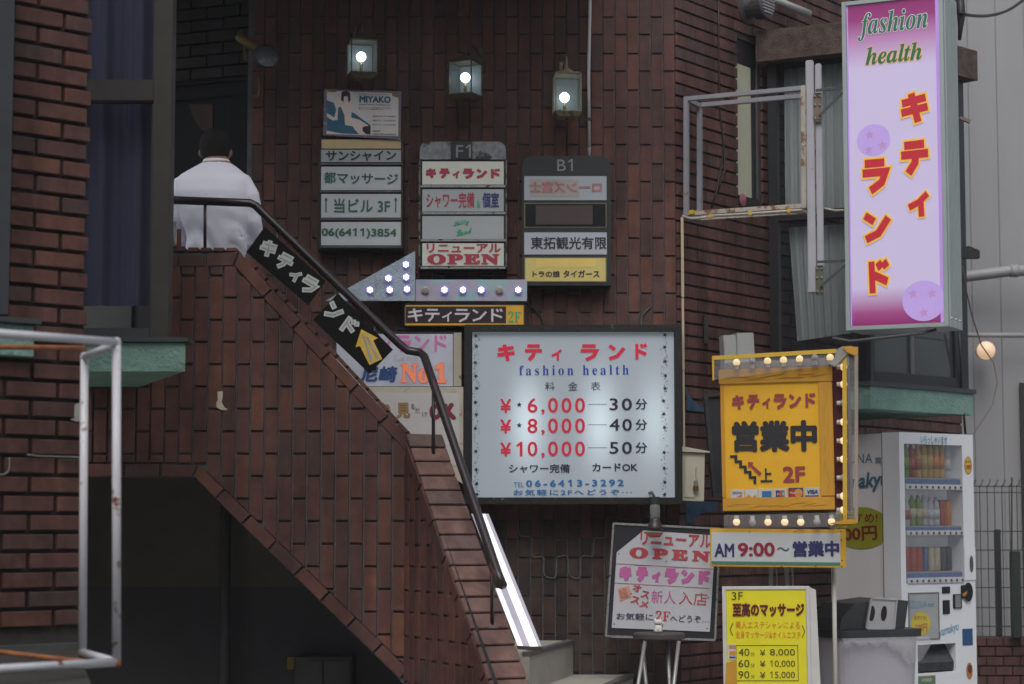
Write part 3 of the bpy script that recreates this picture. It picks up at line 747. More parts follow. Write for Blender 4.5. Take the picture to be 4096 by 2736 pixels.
MB().tube([lc(1975, 2255)-L0, lc(2008, 2340)-L0], .0235, 14).build('end_sleeve', M('rail_worn', (.10, .035, .03), .5, var=.5, scale=25, rust=(.02, .015, .015), rthr=.5, rscale=14), T, smooth=True)

# ------------------------------------------------------------------ right bay (curtained) with green ledge and concrete beam
B0 = Vector((1.63, 13.3, 0)); B1 = Vector((2.22, 13.0, 0)); B2 = Vector((3.04, 13.82, 0)); B3 = Vector((2.3, 14.6, 0))
fA = Fr(B0, B1-B0); fB = Fr(B1, B2-B1)
LA = (B1-B0).length; LB = (B2-B1).length
T = thing('right_bay_window', 'projecting bay with long white curtains, dark frames, rough concrete beam and green stucco ledge', 'window', fA)
zg0, zg1 = 2.12, 2.26
ins = [fA.i @ p for p in (B0, B1, B2, B3)]
def plan(z0, z1, k=1.0, push=0):
    c = (ins[0]+ins[1]+ins[2]+ins[3])/4; q_ = [c+(p-c)*k for p in ins]
    mb = MB()
    for z in (z0, z1): mb.v += [(p.x, p.y, z) for p in q_]
    mb.f = [(3, 2, 1, 0), (4, 5, 6, 7), (0, 1, 5, 4), (1, 2, 6, 5), (2, 3, 7, 6), (3, 0, 4, 7)]
    return mb
plan(zg0, zg1, 1.0).build('stucco_ledge', GRN, T)
plan(zg1+.001, zg1+.03, 1.03).build('sill_cap', M('cap_dark', (.05, .055, .06), .5), T)
plan(4.36, 4.56, 1.10).build('concrete_beam', M('rough_concrete', (.095, .068, .058), .95, var=.6, scale=16, bump=1.2), T)
def inb(a, b, y0, y1, z0, z1, fr, name, mat, **k):
    mb = MB().box(a, b, y0, y1, z0, z1); m = fA.i @ fr.m; mb.v = [tuple(m @ Vector(v)) for v in mb.v]; return mb.build(name, mat, T, **k)
z0, z1 = zg1+.031, 4.358; zt1 = fA.h2(3150, 862)[1]
for a, b in ((.0, .06), (LA-.12, LA-.002)): inb(a, b, .03, .09, z0, z1, fA, 'mullion', DK, bevel=.003)
inb(.06, LA-.12, .03, .08, zt1-.03, zt1+.03, fA, 'transom', DK, bevel=.003)
inb(.06, LA-.12, .03, .08, z0, z0+.06, fA, 'bottom_rail', DK)
gpr = M('glass_clear', (.03, .04, .045), .05, alpha=.2, spec=.4)
inb(.06, LA-.12, .05, .055, z0+.06, zt1-.03, fA, 'pane', gpr); inb(.06, LA-.12, .05, .055, zt1+.03, z1, fA, 'pane', gpr)
for a, b, za, zb2 in ((.08, LA-.13, zt1+.02, z1-.02), (.10, LA-.13, fA.h2(3250, 1330)[1], zt1-.06)):
    mb = MB(); n = 120
    for j in range(n+1):
        x = a+(b-a)*j/n; y = .12+.0025*math.sin(j*.9+.8*math.sin(j*.13))+.005*math.sin(j*.37+1)
        zlow = za-(.04 if za < zt1 else 0)*(1-j/n)
        mb.v += [(x+(.05*(1-j/n) if za < zt1 else 0), y, zlow), (x, y+.006, zb2)]
    mb.f = [(2*j, 2*j+2, 2*j+3, 2*j+1) for j in range(n)]
    m = fA.i @ fA.m; mb.build('curtain', M('lace_curtain', (.50, .56, .56), .9, var=.14, scale=5, streak=True), T, smooth=True)
for a, b in ((.002, .10), (LB-.16, LB)): inb(a, b, .03, .10, z0, z1, fB, 'mullion', DK, bevel=.003)
inb(.1, LB-.16, .03, .09, z0, z0+.07, fB, 'bottom_rail', DK)
inb(.1, LB-.16, .05, .055, z0+.07, z1, fB, 'pane', M('glass_grey', (.05, .058, .064), .04, spec=.6))
inb(.5, .54, .035, .09, z0+.07, z1, fB, 'mullion', M('alu_grey', (.16, .16, .17), .4, metal=.5))
# white half-drawn curtain behind
T = T
# ================================================================== signs
def lit(name, c, em=.35, **k): return M(name, c, .45, em=em, var=k.pop('var', .05), **k)
FRB = M('frame_black', (.012, .012, .013), .5, var=.3, rust=(.10, .09, .09), rthr=.63, rscale=25, bump=.3)
SILV = M('foil_silver', (.38, .38, .38), .35, metal=.5, var=.4, scale=60, rust=(.03, .03, .03), rthr=.6, rscale=22)
def rounded(x0, z0, x1, z1, r, n=6, top=True):
    p = [(x0, z0), (x1, z0)]
    for k in range(n+1): a = math.pi/2*k/n; p.append((x1-r+r*math.cos(a), z1-r+r*math.sin(a)))
    for k in range(n+1): a = math.pi/2+math.pi/2*k/n; p.append((x0+r+r*math.cos(a), z1-r+r*math.sin(a)))
    return p
def bordered(T, x0, z0, x1, z1, w, mat, y0, y1, name='frame', bevel=.002):
    mb = MB(); mb.box(x0, x0+w, y0, y1, z0, z1); mb.box(x1-w, x1, y0, y1, z0, z1); mb.box(x0+w+.0002, x1-w-.0002, y0+.0007, y1, z0, z0+w); mb.box(x0+w+.0002, x1-w-.0002, y0+.0007, y1, z1-w, z1)
    return mb.build(name, mat, T, bevel=bevel)
def shape(T, f, pts, mat, y=-.004, name='print'): 
    mb = MB(); mb.flat([f.h2(u, v, y) for u, v in pts], y); return mb.build(name, mat, T)
GT = M('ink_green', (.03, .13, .085), .5, var=.1); KT = M('ink_dark', (.03, .045, .045), .5); RT = lit('ink_red', (.42, .03, .06), .12)
# --- directory sign 1
FY = 12.40
f = front(1268, 556, 1614, 1000, FY)
T = thing('directory_sign', 'left directory sign with green Japanese lettering and a phone number on grey panels', 'sign', f, 'directory signs on the back wall')
a, b = f.h2(1268, 1000), f.h2(1614, 550)
MB().box(a[0], b[0], .006, .13, a[1], b[1]).build('case', FRB, T, bevel=.004)
WP = lit('panel_grey', (.48, .515, .54), .04, scale=2, var=.08)
def panel(T, f, u0, v0, u1, v1, mat, d=0.0, name='panel'):
    a, b = f.h2(u0, v1), f.h2(u1, v0); return MB().box(a[0], b[0], d, d+.005, a[1], b[1]).build(name, mat, T)
def foil(T, f, u0, u1, v0, v1, mat=SILV, name='divider'):
    a, b = f.h2(u0, v1), f.h2(u1, v0); return MB().box(a[0], b[0], -.008, .004, a[1], b[1]).build(name, mat, T, bevel=.001)
panel(T, f, 1286, 558, 1604, 594, M('panel_beige', (.58, .45, .24), .5, scale=9), name='blank_panel')
panel(T, f, 1284, 599, 1604, 648, lit('panel_dim', (.36, .40, .43), .02, scale=3))
for v0, v1 in ((667, 760), (776, 870), (888, 981)): panel(T, f, 1284, v0, 1604, v1, WP)
for v0, v1 in ((653, 660), (763, 770), (873, 881), (984, 992)): foil(T, f, 1280, 1608, v0, v1, M('alu_dull', (.12, .12, .115), .4, metal=.6, rust=(.3, .3, .3), rthr=.6, rscale=12))
for u0, u1 in ((1278, 1282), (1606, 1610)): foil(T, f, u0, u1, 556, 992, M('gold_dull', (.12, .105, .07), .4, metal=.6), 'side_trim')
text(T, f, 'サンシャイン', (1303, 645), (1585, 643), 42, KT, .03)
text(T, f, '都マッサージ', (1294, 733), (1592, 740), 46, GT, .025)
text(T, f, '当ビル 3F', (1335, 852), (1560, 853), 58, GT, .02)
for u_ in (1304, 1583): shape(T, f, [(u_, 788), (u_+8, 803), (u_+2.5, 801), (u_+2.5, 850), (u_-2.5, 850), (u_-2.5, 801), (u_-8, 803)], GT, -.004, 'arrow')
text(T, f, '06(6411)3854', (1286, 953), (1586, 956), 42, GT, .03)
# poster on top
f = quad((1297, 356), (1606, 366), (1602, 556), (1292, 540), FY-.02)
T = thing('massage_poster', 'white and blue massage parlour poster with taped corners above the left directory sign', 'poster', f)
q_ = [f.h2(1292, 541), f.h2(1602, 557), f.h2(1606, 365), f.h2(1297, 356)]
MB().prism(q_, 0, .012).build('board', M('poster_edge', (.17, .14, .21), .5, rust=(.35, .33, .38), rthr=.58, rscale=18), T)
pap = M('poster_paper', (.72, .69, .66), .6, var=.06)
i_ = [f.h2(1306, 536), f.h2(1593, 545), f.h2(1594, 374), f.h2(1308, 362)]
MB().prism(i_, -.002, -.0003).build('paper', pap, T)
PB = M('print_blue', (.03, .13, .22), .6, var=.15, scale=14); PS = M('print_skin', (.78, .68, .62), .6, var=.05); PH = M('print_hair', (.035, .02, .03), .6)
shape(T, f, [(1307, 400), (1350, 418), (1420, 455), (1482, 500), (1482, 508), (1400, 470), (1392, 480), (1420, 520), (1436, 537), (1370, 534), (1307, 522)], PB, -.0032)
shape(T, f, [(1308, 452), (1337, 470), (1345, 440), (1335, 410), (1345, 388), (1366, 380), (1398, 385), (1408, 400), (1405, 470), (1440, 480), (1470, 500), (1482, 515), (1482, 535), (1440, 535), (1412, 505), (1380, 500), (1378, 460), (1362, 425), (1352, 432), (1350, 480), (1330, 482), (1308, 468)], PS, -.0040)
shape(T, f, [(1366, 368), (1385, 362), (1400, 370), (1402, 400), (1394, 412), (1390, 385), (1376, 385), (1374, 408), (1364, 400)], PH, -.0046)
shape(T, f, [(1450, 510), (1462, 504), (1482, 505), (1482, 538), (1464, 536), (1450, 524)], PH, -.0046)
text(T, f, 'リラクゼーションアロママッサージ', (1436, 381), (1562, 383), 8, M('print_dim', (.12, .14, .17), .6), .02)
text(T, f, 'MIYAKO', (1437, 410), (1563, 413), 28, PB, .05)
text(T, f, 'http://www.miyako.cc/', (1436, 421), (1562, 424), 7, PB, .02)
for k, v in enumerate((428, 434)): text(T, f, '美人エステシャンによる全身マッサージの店', (1436, v+4), (1560-30*k, v+6), 4, KT, .02)
for k, (s, v) in enumerate((('40分コース ¥8,000', 468), ('60分コース ¥10,000', 485), ('90分コース ¥15,000', 502))): text(T, f, s, (1490, v), (1582, v+1), 7, M('print_teal', (.06, .22, .25), .6), .02)
text(T, f, '営業時間', (1490, 527), (1520, 527), 6, KT, .02); text(T, f, 'OPEN11:00〜CLOSE24:00', (1490, 539), (1582, 541), 6, KT, .02)
tp = M('tape_brown', (.22, .14, .08), .6)
MB().prism([f.h2(*p) for p in ((1306, 357), (1348, 359), (1346, 369), (1312, 367))], -.0065, -.005).build('tape', tp, T)
MB().prism([f.h2(*p) for p in ((1566, 368), (1594, 373), (1594, 392), (1570, 385))], -.0065, -.005).build('tape', tp, T)
# --- directory sign 2
f = front(1672, 563, 2029, 1078, FY)
T = thing('directory_sign', 'middle directory sign headed F1 with peeling silver top and pink lettering', 'sign', f, 'directory signs on the back wall')
a, b = f.h2(1672, 1078), f.h2(2029, 563)
MB().prism(rounded(a[0], a[1], b[0], b[1], .055), .006, .13).build('case', FRB, T)
MB().prism(rounded(a[0]+.008, f.h2(1672, 638)[1], b[0]-.008, b[1]-.006, .05), -.004, .0055).build('header', M('peeled_foil', (.24, .25, .27), .5, metal=.2, var=.5, scale=30, rust=(.035, .03, .03), rthr=.50, rscale=7), T)
a, b = f.h2(1803, 637), f.h2(1890, 566); MB().box(a[0], b[0], -.0065, -.0045, a[1], b[1]).build('header_patch', M('sign_black', (.02, .024, .027), .5), T)
SRF = M('ink_silver', (.28, .31, .31), .5)
text(T, f, 'F1', (1824, 630), (1883, 630), 52, SRF, 0, y=-.008)
WL = lit('panel_warm', (.50, .52, .46), .17, scale=2.5, var=.15); WC = lit('panel_cool', (.40, .43, .44), .06, scale=2, var=.1)
for v0, v1, m in ((646, 738, WL), (757, 846, WC), (864, 956, WC), (973, 1063, WL)): panel(T, f, 1689, v0, 2015, v1, m)
for v0, v1 in ((741, 750), (849, 858), (958, 966), (1067, 1076)): foil(T, f, 1683, 2022, v0, v1)
for u0, u1 in ((1674, 1682), (2022, 2028)): foil(T, f, u0, u1, 640, 1066, M('alu_worn', (.2, .2, .2), .4, metal=.5, rust=(.04, .035, .03), rthr=.5, rscale=20), 'side_trim')
CR = lit('ink_crimson', (.36, .035, .07), .08); NV = lit('ink_navy', (.025, .05, .17), .05); GR2 = lit('ink_emerald', (.02, .34, .17), .1)
kstr(T, f, (1696, 716), (2008, 718), 46, CR, w=.24)
text(T, f, 'シャワー完備', (1705, 834), (1898, 832), 64, CR, .02)
text(T, f, '&', (1907, 831), (1921, 831), 27, GR2, .01); text(T, f, '個室', (1929, 831), (1996, 831), 62, NV, .03)
text(T, f, '𝓚𝓲𝓽𝓽𝔂', (1816, 913), (1880, 900), 26, GR2, .02, shear=.2); text(T, f, '𝓛𝓪𝓷𝓭', (1826, 946), (1893, 930), 24, GR2, .02, shear=.2)
text(T, f, 'リニューアル', (1706, 1011), (2004, 1011), 37, CR, .035)
text(T, f, '𝐎𝐏𝐄𝐍', (1708, 1059), (1998, 1059), 44, CR, .05, sp=1.15)
# --- directory sign 3
f = front(2088, 624, 2442, 1142, FY)
T = thing('directory_sign', 'right directory sign headed B1 in a black case with yellow bottom panel', 'sign', f, 'directory signs on the back wall')
a, b = f.h2(2088, 1142), f.h2(2442, 624)
SB = M('sign_black', (.02, .024, .027), .5)
MB().prism(rounded(a[0], a[1], b[0], b[1], .06), .0, .16).build('case', SB, T)
text(T, f, 'B1', (2229, 684), (2291, 684), 48, SRF, 0, y=-.006)
panel(T, f, 2097, 705, 2426, 801, lit('panel_sky', (.36, .40, .45), .07), d=-.004)
panel(T, f, 2120, 718, 2318, 788, M('worn_paper', (.42, .38, .36), .6, var=.12), d=-.0055, name='worn_print')
text(T, f, 'ローンズ富士', (2116, 772), (2408, 772), 46, M('ink_faded', (.42, .20, .21), .6, var=.3, scale=25), .05, y=-.007, mirror=True)
panel(T, f, 2097, 812, 2426, 911, M('gold_thin', (.20, .18, .10), .4, metal=.5), d=-.004, name='gold_border')
panel(T, f, 2101, 816, 2422, 907, M('panel_void', (.02, .024, .024), .15), d=-.0055)
panel(T, f, 2143, 822, 2370, 898, M('reflection_brown', (.075, .052, .05), .4, var=.2, scale=5), d=-.007, name='brown_reflection')  # brownish reflection in the dark glass, painted as a flat patch
panel(T, f, 2097, 930, 2427, 1018, lit('panel_cool2', (.40, .43, .48), .1), d=-.004)
text(T, f, '東拓観光有限', (2123, 997), (2427, 997), 50, M('ink_black', (.02, .02, .024), .5), .02, y=-.007)
panel(T, f, 2097, 1029, 2427, 1129, M('gold_thin', (.20, .18, .10), .4), d=-.004, name='gold_border')
panel(T, f, 2101, 1033, 2422, 1125, lit('panel_yellow', (.55, .46, .16), .14, var=.06), d=-.0055)
panel(T, f, 2143, 1037, 2384, 1068, lit('panel_sticker', (.66, .50, .14), .14), d=-.007, name='sticker')
text(T, f, 'トラの娘', (2130, 1110), (2240, 1110), 27, M('ink_black', (.02, .02, .024), .5), .03, y=-.008); text(T, f, 'タイガース', (2253, 1110), (2398, 1110), 29, M('ink_black', (.02, .02, .024), .5), .03, y=-.008)

# --- LED arrow
f = front(1300, 1005, 2108, 1204, 12.36)
T = thing('arrow_sign', 'holographic silver arrow sign pointing left studded with white LED rosettes', 'sign', f)
HOL, t_, b_ = nodes('holographic_foil'); N = t_.nodes; g_ = N.new('ShaderNodeNewGeometry'); vo = N.new('ShaderNodeTexNoise'); vo.inputs['Scale'].default_value = 7; t_.links.new(g_.outputs['Position'], vo.inputs['Vector'])
cr = N.new('ShaderNodeValToRGB'); e = cr.color_ramp.elements; e[0].position = .3; e[0].color = (.38, .44, .56, 1); e[1].position = .7; e[1].color = (.45, .55, .60, 1); k = e.new(.5); k.color = (.55, .48, .60, 1); k = e.new(.58); k.color = (.34, .60, .60, 1)
t_.links.new(vo.outputs[0], cr.inputs[0]); t_.links.new(cr.outputs[0], b_.inputs['Base Color']); b_.inputs['Metallic'].default_value = .35; b_.inputs['Roughness'].default_value = .38
ck = N.new('ShaderNodeTexChecker'); ck.inputs['Scale'].default_value = 260; t_.links.new(g_.outputs['Position'], ck.inputs['Vector']); bp = N.new('ShaderNodeBump'); bp.inputs['Strength'].default_value = .3; bp.inputs['Distance'].default_value = .002; t_.links.new(ck.outputs['Fac'], bp.inputs['Height']); t_.links.new(bp.outputs[0], b_.inputs['Normal'])
FOI = M('foil_wrinkled', (.36, .44, .50), .4, metal=.4, var=.35, scale=14, bump=.5, rust=(.45, .35, .25), rthr=.66, rscale=9)
MB().prism([f.h2(*p) for p in ((1300, 1203), (1660, 1004), (1660, 1203))], .0, .05).build('arrow_head', FOI, T)
a, b = f.h2(1662, 1204), f.h2(2108, 1118); MB().box(a[0], b[0], .002, .05, a[1], b[1]).build('shaft', HOL, T, bevel=.001)
LED = M('led_white', (.7, .75, 1), em=9, emcol=(.72, .8, 1), var=0); LEDO = M('led_off', (.42, .38, .34), .4); CUP = M('led_cup', (.25, .22, .45), .3, em=.5, emcol=(.35, .28, 1), var=0)
for u, v, on in ((1480, 1160, 1), (1554, 1113, 1), (1559, 1160, 1), (1624, 1058, 1), (1625, 1109, 1), (1628, 1157, 1), (1701, 1160, 0), (1778, 1160, 1), (1852, 1160, 1), (1925, 1160, 1), (1998, 1160, 0), (2073, 1160, 1)):
    x, z = f.h2(u, v, -.01)
    mb = MB(); mb.lathe([(.023, 0), (.024, .014), (.020, .018)], (x, 0, z), 14, 'y'); lb = mb.build('led_lamp', CUP if on else LEDO, T, smooth=True)
    if on:
        mb = MB(); mb.lathe([(.005, 0), (.004, .004), (0, .005)], (x, -.0185, z), 8, 'y')
        for k in range(6):
            an = k*math.pi/3+.5; ux, uz = math.cos(an), math.sin(an)
            mb.lathe([(.0045, 0), (.004, .004), (0, .005)], (x+ux*.0125, -.0185, z+uz*.0125), 8, 'y')
            mb.bar((x+ux*.004, -.0195, z+uz*.004), (x+ux*.012, -.0195, z+uz*.012), .003)
        mb.build('led', LED, lb)
    else:
        mb = MB()
        for k in range(6): an = k*math.pi/3; mb.lathe([(.004, 0), (0, .004)], (x+math.cos(an)*.012, -.0185, z+math.sin(an)*.012), 8, 'y')
        mb.build('led', M('led_dead', (.3, .26, .24), .3), lb)
# --- small 2F sign
f = front(1616, 1213, 2100, 1306, 12.38)
T = thing('floor_sign', 'small yellow light box with black katakana strip and green 2F under the arrow', 'sign', f)
a, b = f.h2(1616, 1306), f.h2(2100, 1213)
MB().box(a[0], b[0], .006, .10, a[1], b[1]).build('case', M('case_grey', (.07, .07, .065), .5, metal=.3), T, bevel=.003)
panel(T, f, 1622, 1221, 2094, 1301, lit('panel_amber', (.62, .33, .03), .16, var=.1))
panel(T, f, 1623, 1226, 2024, 1293, M('strip_black', (.02, .012, .014), .5), d=-.002, name='black_strip')
kstr(T, f, (1626, 1288), (2020, 1290), 57, lit('ink_white_led', (.50, .56, .60), .12, var=.25, scale=90), w=.13, outline=M('ink_red_edge', (.30, .02, .04), .5), ow=.028, y=-.006)
text(T, f, '𝟐𝐅', (2033, 1290), (2083, 1290), 45, GR2, -.01, y=-.003)

# --- pair of boards behind the handrail
f = front(1340, 1328, 1846, 1545, 12.30)
T = thing('number_one_sign', 'grey lit board with pink, navy and orange No.1 lettering behind the handrail', 'sign', f)
a, b = f.h2(1340, 1546), f.h2(1846, 1326)
MB().box(a[0], b[0], .006, .10, a[1], b[1]).build('case', FRB, T, bevel=.004)
panel(T, f, 1345, 1336, 1812, 1545, lit('panel_gray_lit', (.33, .35, .40), .22, var=.35, scale=2.2))
a, b = f.h2(1814, 1546), f.h2(1846, 1332); MB().box(a[0], b[0], -.02, .006, a[1], b[1]).build('wood_strip', M('wood_stained', (.40, .36, .29), .7, rust=(.12, .07, .04), rthr=.6, rscale=12), T, bevel=.002)
PK = lit('ink_pink', (.50, .13, .34), .16); OR = lit('ink_orange', (.80, .24, .10), .22); NB = M('ink_navy2', (.02, .06, .20), .5)
kstr(T, f, (1375, 1408), (1797, 1412), 74, PK, w=.15)
text(T, f, '𝐊𝐢𝐭𝐭𝐲 𝐋𝐚𝐧𝐝', (1460, 1452), (1670, 1450), 32, M('ink_ghost', (.42, .44, .47), .5), 0, sp=1.2)
text(T, f, '尼崎', (1440, 1530), (1590, 1530), 66, NB, .045, shear=.15); text(T, f, '𝐍𝐨.𝟏', (1602, 1531), (1787, 1533), 82, OR, .03, outline=PK, ob=.02, y=-.005)
f = front(1400, 1546, 1853, 1860, 12.26)
T = thing('look_only_board', 'off-white board with gold and dark red OK lettering in a rust-stained cream frame', 'sign', f)
a, b = f.h2(1400, 1862), f.h2(1853, 1547)
MB().box(a[0], b[0], .004, .05, a[1], b[1]).build('board', M('board_cream', (.46, .42, .34), .7, rust=(.22, .13, .07), rthr=.56, rscale=7), T, bevel=.002)
panel(T, f, 1406, 1570, 1838, 1860, M('board_white', (.50, .49, .48), .6, var=.06), d=-.001)
GD = M('ink_gold', (.36, .22, .07), .5); BKI = M('ink_black', (.02, .02, .024), .5); DRD = M('ink_darkred', (.22, .015, .025), .5)
text(T, f, 'り', (1528, 1672), (1560, 1672), 58, GD, .03, outline=BKI, ob=.02); text(T, f, '見', (1586, 1672), (1640, 1672), 60, GD, .03, outline=BKI, ob=.02)
text(T, f, 'る', (1645, 1638), (1660, 1636), 20, BKI, .0); text(T, f, 'だ', (1662, 1655), (1682, 1652), 22, BKI, .0); text(T, f, 'け', (1690, 1668), (1710, 1666), 20, BKI, .0)
text(T, f, 'O', (1718, 1678), (1765, 1678), 62, DRD, .06, outline=BKI, ob=.02); text(T, f, 'K', (1780, 1680), (1824, 1676), 64, DRD, .06, outline=BKI, ob=.02)
f2 = front(1853, 1860, 1860, 1870, 12.25)
# slanted lower edge of same board seen behind the rail
T2 = T
MB().prism([f.h2(*p) for p in ((1740, 1861), (1850, 1861), (1850, 1935), (1800, 1900))], .002, .04).build('board_tail', M('board_cream', (.46, .42, .34), .7), T)

# --- the big price sign
f = front(1856, 1300, 2724, 2018, 12.30)
T = thing('price_sign', 'big glowing white price list light box in a scuffed black frame', 'sign', f)
a, b = f.h2(1856, 2018), f.h2(2724, 1300)
FS = M('frame_scuffed', (.012, .012, .013), .45, var=.3, rust=(.16, .14, .15), rthr=.62, rscale=30, bump=.3)
bordered(T, a[0], a[1], b[0], b[1], .041, FS, -.03, .02); MB().box(a[0]+.004, b[0]-.004, .02, .17, a[1]+.004, b[1]-.004).build('case', FRB, T)
PMAT, t_, b_ = nodes('price_panel'); N = t_.nodes; L = t_.links; g_ = N.new('ShaderNodeTexCoord')
sp_ = N.new('ShaderNodeSeparateXYZ'); L.new(g_.outputs['Object'], sp_.inputs[0])
# glow of the two tubes inside the box: brighter patches on the lit diffuser
def gau(out, c, s):
    m1 = N.new('ShaderNodeMath'); m1.operation = 'SUBTRACT'; L.new(out, m1.inputs[0]); m1.inputs[1].default_value = c
    m2 = N.new('ShaderNodeMath'); m2.operation = 'DIVIDE'; L.new(m1.outputs[0], m2.inputs[0]); m2.inputs[1].default_value = s
    m3 = N.new('ShaderNodeMath'); m3.operation = 'MULTIPLY'; L.new(m2.outputs[0], m3.inputs[0]); L.new(m2.outputs[0], m3.inputs[1])
    m4 = N.new('ShaderNodeMath'); m4.operation = 'MULTIPLY'; L.new(m3.outputs[0], m4.inputs[0]); m4.inputs[1].default_value = -1
    m5 = N.new('ShaderNodeMath'); m5.operation = 'EXPONENT'; L.new(m4.outputs[0], m5.inputs[0]); return m5.outputs[0]
zc = f.h2(2200, 1690)[1]
vg = gau(sp_.outputs['Z'], zc, .24); hs_ = []
for u in (2110, 2400, 2620):
    hs_.append(gau(sp_.outputs['X'], f.h2(u, 1600)[0], .10))
ad = N.new('ShaderNodeMath'); ad.operation = 'ADD'; L.new(hs_[0], ad.inputs[0]); L.new(hs_[1], ad.inputs[1]); ad2 = N.new('ShaderNodeMath'); ad2.operation = 'MULTIPLY_ADD'; L.new(hs_[2], ad2.inputs[0]); ad2.inputs[1].default_value = .7; L.new(ad.outputs[0], ad2.inputs[2])
mu = N.new('ShaderNodeMath'); mu.operation = 'MULTIPLY'; L.new(ad2.outputs[0], mu.inputs[0]); L.new(vg, mu.inputs[1])
ma = N.new('ShaderNodeMath'); ma.operation = 'MULTIPLY_ADD'; L.new(mu.outputs[0], ma.inputs[0]); ma.inputs[1].default_value = .42; ma.inputs[2].default_value = .10
b_.inputs['Base Color'].default_value = (.36, .40, .46, 1); b_.inputs['Emission Color'].default_value = (.78, .94, 1, 1); L.new(ma.outputs[0], b_.inputs['Emission Strength']); b_.inputs['Roughness'].default_value = .35
panel(T, f, 1888, 1324, 2695, 1991, PMAT, d=.0)
PR = lit('price_red', (.55, .02, .05), .25); PBL = lit('price_blue', (.02, .05, .30), .15); PDK = lit('price_dark', (.025, .02, .05), .03); PSB = lit('price_sky', (.02, .13, .34), .15)
kata(T, f, [('キ', (1984, 1449), (2064, 1449), 76), ('テ', (2094, 1446), (2174, 1446), 74), ('ィ', (2203, 1446), (2252, 1446), 54), ('ラ', (2317, 1446), (2397, 1446), 74), ('ン', (2428, 1446), (2504, 1446), 74), ('ド', (2531, 1444), (2596, 1444), 74)], PR, w=.19)
text(T, f, '𝐟𝐚𝐬𝐡𝐢𝐨𝐧 𝐡𝐞𝐚𝐥𝐭𝐡', (2077, 1502), (2515, 1499), 40, PBL, -.01, sp=1.45)
for s, u in (('料', 2181), ('金', 2273), ('表', 2364)): text(T, f, s, (u, 1563), (u+38, 1562), 35, PDK, .0)
star_at = []
for k, (v, pr_, mn, st_) in enumerate(((1652, '6,000', '30', 1), (1734, '8,000', '40', 1), (1826, '0,000', '50', 0))):
    text(T, f, '¥', (2001, v), (2045, v), 56, PR, .02)
    h_ = 60
    if st_: star_at.append((2077, v-33))
    else: shape(T, f, [(2066, v-46), (2082, v-59), (2090, v-59), (2090, v), (2079, v), (2079, v-44), (2066, v-38)], PR, -.004)
    d0, rest_ = pr_[0], pr_[2:]
    text(T, f, d0, (2110, v), (2150, v), h_, PR, .014); text(T, f, ',', (2165, v+7), (2179, v+7), 22, PR, .02)
    for j, c in enumerate('000'): text(T, f, c, (2192+j*54, v-1), (2232+j*54, v-1), h_, PR, .014)
    text(T, f, mn, (2438, v-10), (2528, v-10), 49, PDK, .015, sp=1.2); text(T, f, '分', (2542, v-13), (2589, v-13), 44, PDK, .02)
    a, b = f.h2(2352, v-34, -.004), f.h2(2428, v-36, -.004); MB().flat(rect(a[0], a[1], b[0], b[1]), -.004).build('dash', PDK, T)
text(T, f, 'シャワー完備', (2036, 1892), (2279, 1892), 36, PDK, .02); text(T, f, 'カードOK', (2369, 1887), (2550, 1885), 33, PDK, .03)
text(T, f, 'TEL', (2055, 1949), (2096, 1949), 20, PSB, .0); text(T, f, '06-6413-3292', (2104, 1948), (2495, 1945), 28, PSB, .035, sp=1.4)
text(T, f, 'お気軽に2Fへどうぞ···', (2054, 1983), (2528, 1981), 25, PSB, .02, sp=1.25)
mb = MB(); random.seed(3)
def star(mb, f, u, v, r, y=-.004, rot=0):
    c = f.h2(u, v, y); r = r/F*12.3; pts = []
    for k in range(10):
        a = math.pi/2+rot+k*math.pi/5; q = r if k % 2 == 0 else r*.42; pts.append((c[0]+q*math.cos(a), c[1]+q*math.sin(a)))
    n0 = len(mb.v); mb.v += [(c[0], y, c[1])]+[(x, y, z) for x, z in pts]; mb.f += [(n0, n0+1+k, n0+1+(k+1) % 10) for k in range(10)]
for u_, v_ in star_at: star(mb, f, u_, v_, 12)
for cu_ in (1905, 2658):
    for v in (1343, 1384, 1447, 1499, 1553, 1608, 1656, 1711, 1810, 1876, 1930, 1978): star(mb, f, cu_+random.uniform(-4, 4), v+random.uniform(-5, 5), 10, rot=random.random())
    for k in range(130):
        star(mb, f, cu_+6*math.sin(k*.35)+random.uniform(-11, 11), 1332+k*5+random.uniform(-3, 3), random.uniform(1.2, 3.6), y=-.0035, rot=random.random())
mb.build('star_border', PDK, T, kind='stuff')
random.seed(11)

# --- pink projecting sign
pa_ = R(26); YL = 12.0; XL = (3377-2048)/F*YL
dirp = Vector((math.cos(pa_), -math.sin(pa_), 0))
pb_ = P(3388, 1322, 11.98)
f = Fr(Vector((pb_.x, pb_.y, pb_.z)), dirp)
T = thing('pink_sign', 'tall pink and lavender projecting light box with red katakana and ribbed aluminium sides', 'sign', f)
W_ = f.h2(3795, 1308)[0]; Ht = f.h2(3388, 10)[1]+.0; Z1 = Ht
AL = M('alu_pale', (.37, .43, .43), .45, metal=.15, var=.06)
D_ = .30
